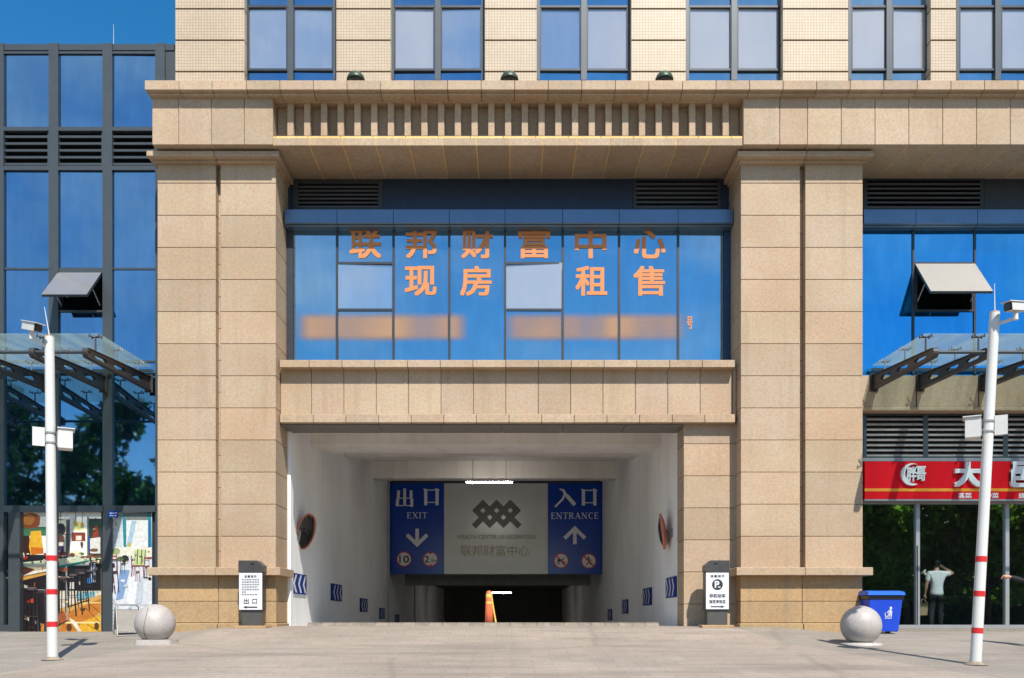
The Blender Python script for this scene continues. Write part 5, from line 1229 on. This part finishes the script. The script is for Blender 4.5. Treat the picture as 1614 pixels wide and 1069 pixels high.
    for s_ in (-1, 1):
        c = h+fwd*.083+sx*s_*.033+Vector((0, 0, .018)); e = MB(); rm = Matrix.Rotation(rotz, 3, 'Z')
        e.lathe([(0, -.012), (.0105, -.006), (.0105, .006), (0, .012)], Vector(loc)+rm @ c, 10); o = e.build('eye', M['cam_black'], body, None)
    return body
white_shirt = plain('white_cotton', (.84, .83, .84), .8, var=.06, scale=8); black_tr = plain('dark_trouser_cloth', (.018, .02, .028), .85, var=.2)
black_sl = plain('black_sleeve_cloth', (.014, .014, .016), .85, var=.2); shoe_m = plain('dark_shoe', (.03, .028, .028), .5)
# A: seen from behind through the shop glass, one hand raised to the head (x mirrored by facing +Y with rotz=pi)
JA = dict(pel=(0, 0, .88), spi=(0, .01, 1.05), che=(0, .01, 1.24), nb=(0, .01, 1.37), nk=(0, -.005, 1.42), head=(-.01, -.03, 1.52), look=(-.35, -1, 0),
          shl=(.175, .01, 1.31), shr=(-.175, .01, 1.31), elr=(-.40, -.03, 1.31), wrr=(-.14, -.05, 1.485), ell=(.24, .02, 1.04), wrl=(.25, -.04, .82),
          hpl=(.085, 0, .84), hpr=(-.085, 0, .84), knl=(.13, .02, .47), knr=(-.09, -.02, .46), anl=(.2, .16, .10), anr=(-.085, 0, .085))
pA = make_person((X(1476, 19.55), 19.55-D0, 0), math.pi, 'person in white short-sleeved shirt and dark trousers behind shop glass, hand raised to head', JA, white_shirt, black_tr, shoe_m, 'short',
            {'l': ((0, -.1, -1), (-1, 0, 0), 1, .55), 'r': ((.85, -.2, .35), (.1, -1, .1), -1, .4)})
# paper bag hanging from the lowered hand
hb = Vector((X(1476, 19.55)-.25, 19.55-D0+.06, .74))
t = thing('shopping_bag', (hb.x, hb.y, .36), 'tan paper shopping bag held low by the person in the white shirt', 'bag')
kraft = plain('kraft_paper', (.42, .30, .17), .8, var=.12)
m = MB(); m.prism([(hb.x-.18, hb.y-.07, .36), (hb.x+.13, hb.y-.07, .36), (hb.x+.14, hb.y-.06, .63), (hb.x-.17, hb.y-.06, .63)], (0, .14, 0)); m.build('bag_body', kraft, t)
for dy in (-.05, .06):
    m = MB(); m.path([(hb.x-.1, hb.y+dy, .62), (hb.x-.06, hb.y+dy*.4, .72), (hb.x+.0, hb.y+dy*.2, .735), (hb.x+.06, hb.y+dy, .62)], .006, 6); m.build('handle', kraft, t)
# B: passer-by at the right edge of the picture; only forearm and hand reach into the frame
gB = gz(9.4, -3.0)
JB = dict(pel=(0, 0, .93), spi=(0, .0, 1.10), che=(0, .0, 1.29), nb=(0, -.01, 1.42), nk=(0, -.02, 1.47), head=(0, -.05, 1.575),
          shl=(.18, .0, 1.37), shr=(-.18, .0, 1.37), elr=(-.22, -.16, 1.16), wrr=(-.16, -.45, 1.235), ell=(.24, .08, 1.10), wrl=(.24, .02, .86),
          hpl=(.09, 0, .88), hpr=(-.09, 0, .88), knl=(.09, -.12, .50), knr=(-.09, .02, .49), anl=(.09, -.10, .09), anr=(-.09, .25, .13))
pB = make_person((9.24, -3.0, gB), -math.pi/2, 'person in black sleeves at the right edge, forearm and curled hand held out', JB, black_sl, black_tr, shoe_m, 'long',
            {'l': ((0, -.15, -1), (-1, 0, 0), 1, .45), 'r': ((.05, -1, -.02), (.75, .1, -.6), -1, .5)})

# ================================================================ STREET TREES (mirrored in the glass) AND ADDED HEDGE AND WALL
def leaf_crown(mb, centers, per, size, rng):
    for (c, rad) in centers:
        c = Vector(c)
        for _ in range(per):
            v = Vector((rng.gauss(0, 1), rng.gauss(0, 1), rng.gauss(0, 1))).normalized()*rad*(rng.random()**.45)
            p = c+Vector((v.x, v.y, v.z*.75)); a = Vector((rng.gauss(0, 1), rng.gauss(0, 1), rng.gauss(0, .6))).normalized(); b = a.orthogonal().normalized(); s = size*rng.uniform(.6, 1.3)
            b = (Matrix.Rotation(rng.uniform(0, 6.28), 3, a) @ b); e = a.cross(b)
            mb.face([p-b*s*.5, p+e*s*.28, p+b*s*.5, p-e*s*.28])
def make_tree(seed, h, spread, mat):
    rng = random.Random(seed); t = thing('street_tree', (0, 0, 0), 'tree', 'tree', 'street trees across the road')
    tr = MB(); fork = Vector((rng.uniform(-.1, .1), 0, h*.24)); tr.tube((0, 0, -.2), fork, .2, .15, 12); cs = []
    for i in range(8):
        a = 2*math.pi*i/8+rng.uniform(-.3, .3); el = rng.uniform(.3, 1.3); ln = h*rng.uniform(.28, .5)
        mid = fork+Vector((math.cos(a)*math.cos(el), math.sin(a)*math.cos(el), math.sin(el)))*ln*.55; end = mid+Vector((math.cos(a)*.55*spread, math.sin(a)*.55*spread, .8)).normalized()*ln*.6
        tr.tube(fork, mid, .10, .06, 8); tr.tube(mid, end, .06, .02, 7)
        for q in (mid, end, mid.lerp(end, .5)): cs.append((q+Vector((rng.uniform(-.5, .5), rng.uniform(-.5, .5), rng.uniform(-.2, .5))), rng.uniform(1.0, 1.7)))
    for _ in range(20):
        a = rng.uniform(0, 6.28); z = h*rng.uniform(.25, .93); rr = spread*h*.26*math.sqrt(max(.08, 1-((z/h-.58)/.44)**2))*rng.uniform(.5, 1); cs.append(((math.cos(a)*rr, math.sin(a)*rr, z), rng.uniform(.8, 1.6)))
    tr.build('trunk', M['bark'], t); cr = MB(); leaf_crown(cr, cs, 240, .46, rng); cr.build('crown', mat, t, fix=False); return t
protos = [make_tree(11, 15, 1.25, M['leaf']), make_tree(12, 12.4, 1.25, M['leaf2']), make_tree(13, 14, 1.3, M['leaf'])]
spots = [(-31.5, -26.5, 0, 1.02, 'tall dark tree mirrored at the outer end of the glass wing'), (-26.8, -26, 2, .93, 'dark leafy tree mirrored behind the white camera pole'),
         (-23.6, -27, 1, .80, 'lower tree mirrored between two mullions of the glass wing'), (-19.6, -26, 2, 1.0, 'tall tree mirrored in the glass wing pane next to the stone pillar'),
         (17.6, -25, 1, .95, 'green tree mirrored in the shop window behind the blue bin'), (21.3, -26, 0, .9, 'dark tree mirrored in the shop window around the person in white'),
         (25.2, -25, 1, 1.0, 'bright green tree mirrored in the shop window behind the leaning pole'), (29.5, -26, 2, .95, 'tree mirrored in the far right shop window')]
used = set()
for x, y, pi, sc, lab in spots:
    o = protos[pi] if pi not in used else copy_tree(protos[pi]); used.add(pi)
    o.location = (x, y, -1.3); o.scale = (sc, sc, sc); o.rotation_euler.z = random.uniform(0, 6.28); o['label'] = lab
rng = random.Random(4); hm = MB(); cs = [((x+rng.uniform(-.3, .3), -32+rng.uniform(-.6, .6), -1.2+rng.uniform(.3, 3.6)), rng.uniform(.6, 1.0)) for x in frange(-45, 45, .5) for _ in (0, 1, 2)]
leaf_crown(hm, cs, 60, .5, rng); tag(hm.build('hedge', M['leaf'], None, loc=(0, -32, -1.3), fix=False), 'long dark hedge added across the street to darken the low mirror image', 'hedge')  # added to hide the bright horizon in the low reflections
wl_ = thing('added_dark_wall', (0, -33.6, -1.3), 'long plain concrete wall added behind the hedge to darken the mirror image', 'wall')  # added so that gaps in the hedge reflect dark
MB().box(-60, 60, -33.7, -33.5, -1.4, 2.6).build('wall_body', M['dark_concrete'], wl_); MB().box(-60, 60, -33.75, -33.45, 2.604, 2.7).build('coping', M['concrete'], wl_)
